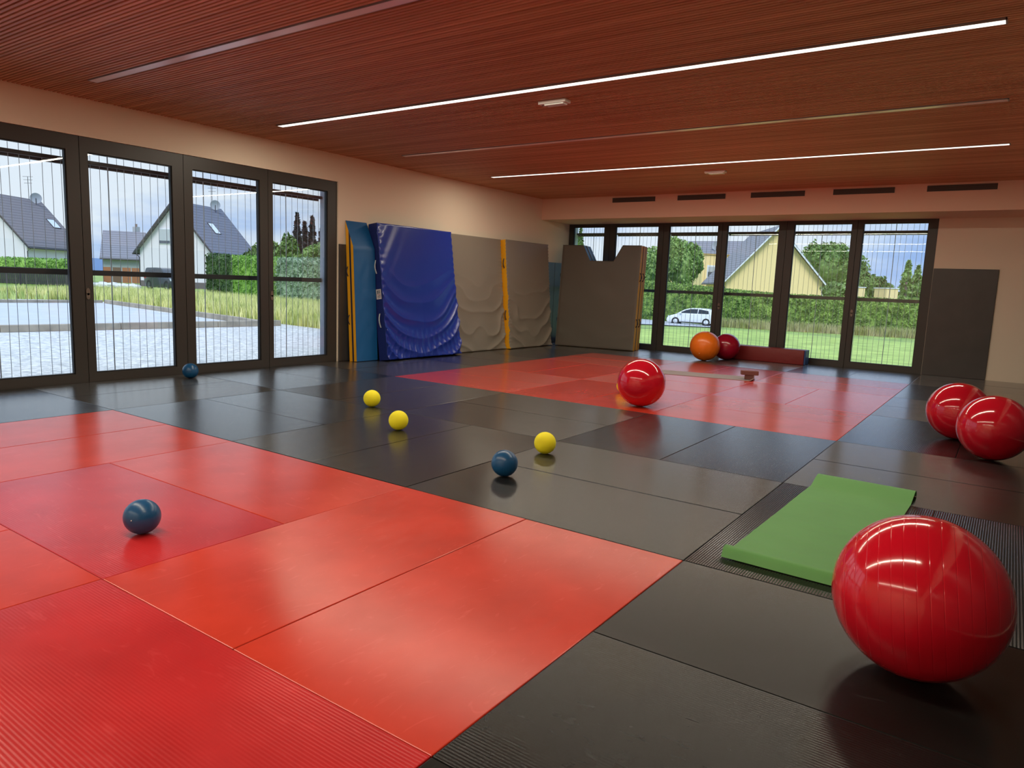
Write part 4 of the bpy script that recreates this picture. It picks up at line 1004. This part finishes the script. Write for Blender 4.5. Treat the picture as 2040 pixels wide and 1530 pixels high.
for k in range(4): MB().box(Ln*k/4+.05, Ln*(k+1)/4-.05, 0, .08, 0, 1.9).build('panel', mat('terracotta', (.42, .17, .08), .8) if k in (0, 2, 3) else mat('bronze', (.2,.12,.08), .7), o)
tag(o, 'terracotta coloured garden screen behind the white rockery', 'garden screen')

# ------------------------------------------------------------------ cars
def car(name, lab, loc, rz, paint, L_=4.06, W_=1.73, H_=1.45, suv=False):
    root = empty(name, loc, rz)     # local +x is the front of the car
    f = L_/4.06; hz = H_/1.45
    low = [(-1.98,.42),(-2.02,.62),(-1.99,.86),(-1.90,.98),(-1.0,.97),(.6,.93),(1.25,.90),(1.72,.76),(1.97,.60),(2.03,.42),(1.98,.26),(1.72,.20),(-1.80,.20)]
    top = [(-1.93,.95),(-1.72,1.30),(-1.45,1.42),(-.6,1.455),(.1,1.43),(.55,1.30),(1.22,.92)]
    if suv: top = [(-1.96,.95),(-1.9,1.38),(-1.7,1.43),(-.6,1.455),(.2,1.44),(.5,1.34),(.95,.95)]
    S = lambda x, z: (x*f, z*hz)
    mb = MB(); secs = []
    for y, sc, dz in ((-W_/2*.90, .985, .0), (-W_/2, 1., 0), (W_/2, 1., 0), (W_/2*.90, .985, 0)):
        secs.append([(S(x, z)[0]*sc, y, (S(x, z)[1]-.5)*(.94 if sc < 1 else 1)+.5) for x, z in low])
    # body loft
    ys = [(-1, .93), (-.97, .985), (-.8, 1.), (.8, 1.), (.97, .985), (1, .93)]
    rows = [[(S(x, z)[0]*k, yy*W_/2, .55*hz+(S(x, z)[1]-.55*hz)*k) for x, z in low+[low[0]]] for yy, k in ys]
    mb.grid(rows); n = len(low)+1; mb.f.append(tuple(range(len(low)))); mb.f.append(tuple(range(5*n, 5*n+len(low))))
    bo = mb.build('body', paint, root, merge=True); smooth_by_angle(bo, .7)
    # cabin, tapered inwards
    rows = [[(S(x, z)[0], yy*(W_/2*.98 - (z-.92)*.28*W_/1.7), S(x, z)[1]) for x, z in top] for yy in (-1, -.93, .93, 1)]
    mb = MB().grid(rows); mb.f.append(tuple(range(len(top)))); mb.f.append(tuple(range(3*len(top), 4*len(top)))); cb = mb.build('cabin', paint, root, merge=True); smooth_by_angle(cb, .7)
    gm = mat('car_glass', (.03, .035, .04), .08)
    for sg in (-1, 1):
        g_ = [(-1.45,1.0),(-1.40,1.26),(-.62,1.37),(-.56,1.0)], [(-.50,1.0),(-.55,1.375),(.05,1.36),(.42,1.26),(.98,1.0)]
        for pg in g_:
            mb = MB(); mb.v = [(S(x, z)[0], sg*(W_/2*.98 - (z-.92)*.28*W_/1.7 + .006), S(x, z)[1]) for x, z in pg]; mb.f = [tuple(range(len(pg)))]; mb.build('side_window', gm, root)
        MB().box(.78*f, .92*f, min(sg*W_/2*.95, sg*(W_/2+.14)), max(sg*W_/2*.95, sg*(W_/2+.14)), .95*hz, 1.07*hz).build('wing_mirror', paint, root, bevel=.02)
        MB().box(-1.97*f, -1.66*f, min(sg*W_/2*.86, sg*(W_/2+.004)), max(sg*W_/2*.86, sg*(W_/2+.004)), .74*hz, .90*hz).build('tail_lamp', mat('tail_red', (.55,.02,.02), .2), root, bevel=.01)
        MB().box(1.62*f, 1.90*f, min(sg*W_/2*.80, sg*(W_/2*.985)), max(sg*W_/2*.80, sg*(W_/2*.985)), .62*hz, .74*hz).build('headlamp', mat('headlamp', (.7,.75,.8), .1), root, bevel=.015)
        for wx in (-1.26, 1.25):
            R_ = .315*hz; y0, y1 = sg*(W_/2-.20), sg*(W_/2+.008)
            def ring(r0, r1, ya, yb, nm, mt, par=root):
                rows = [[(wx*f+r_*math.cos(2*PI*k/28), yy, R_+r_*math.sin(2*PI*k/28)) for k in range(29)] for r_, yy in ((r0, ya), (r1, ya), (r1, yb), (r0, yb))]
                return MB().grid(rows).build(nm, mt, par, smooth=False)
            wh = ring(.19*hz, R_, y0, y1, 'wheel', mat('tyre', (.02,.02,.02), .8))
            ring(.0, .20*hz, y0*.98, y1-sg*.03, 'rim', mat('rim_grey', (.38,.39,.4), .3, metal=.6), wh)
            mb = MB()
            for q in range(5):
                a = 2*PI*q/5; mb.quad((wx*f+.03*math.cos(a+1.5), y1-sg*.02, R_+.03*math.sin(a+1.5)), (wx*f+.19*hz*math.cos(a+.14), y1-sg*.012, R_+.19*hz*math.sin(a+.14)), (wx*f+.19*hz*math.cos(a-.14), y1-sg*.012, R_+.19*hz*math.sin(a-.14)), (wx*f+.03*math.cos(a-1.5), y1-sg*.02, R_+.03*math.sin(a-1.5)))
            mb.build('spoke', mat('rim_light', (.6,.62,.64), .3, metal=.5), wh)
            ring(R_, R_+.05, y1-sg*.012, y1-sg*.02, 'wheel_arch', mat('arch_dark', (.02,.02,.022), .7))
    # windscreen and rear glass
    for (xa, za), (xb, zb) in (((.16, 1.40), (1.10, .965)), ((-1.54, 1.37), (-1.90, 1.0))):
        wz = lambda z: W_/2*.9 - (z-.92)*.28*W_/1.7
        mb = MB(); o_ = .012*(1 if xa > 0 else -1)
        mb.quad((S(xa,za)[0]+o_, -wz(za), S(xa,za)[1]+.012), (S(xa,za)[0]+o_, wz(za), S(xa,za)[1]+.012), (S(xb,zb)[0]+o_, wz(zb), S(xb,zb)[1]+.012), (S(xb,zb)[0]+o_, -wz(zb), S(xb,zb)[1]+.012)); mb.build('windscreen' if xa > 0 else 'rear_window', gm, root)
    MB().box(-1.05*f, 1.05*f, -W_/2-.004, W_/2+.004, .21, .29).build('sill', mat('sill_dark', (.03,.03,.03), .6), root, bevel=.01)
    tag(root, lab, 'car'); return root
gA = on_ground(1345, 645.5); gB = on_ground(1408, 649.5)
fwd = Vector((gA.x-gB.x, gA.y-gB.y, 0)); side = _R*-1; 
dC = ((gA+gB)/2-CAM); perp = Vector((-dC.y, dC.x, 0)).normalized()
mid = at(1378, 640, 60.5); mid.z = ground_z(mid.x, mid.y)
car('car', 'white hatchback parked on the road before the long hedge', (mid.x, mid.y, mid.z+.02), math.atan2(perp.y, perp.x)-.12, mat('car_white', (.82,.84,.86), .2, coat=.6))
g = at(335, 560, 60); dC = g-CAM; bk = math.atan2(-dC.y, -dC.x)
car('car', 'dark off-road car parked before the white gabled house', (g.x, g.y, ground_z(g.x, g.y)+.02), bk+.5, mat('car_dark', (.035,.04,.045), .3, coat=.4), L_=4.5, W_=1.85, H_=1.85, suv=True)
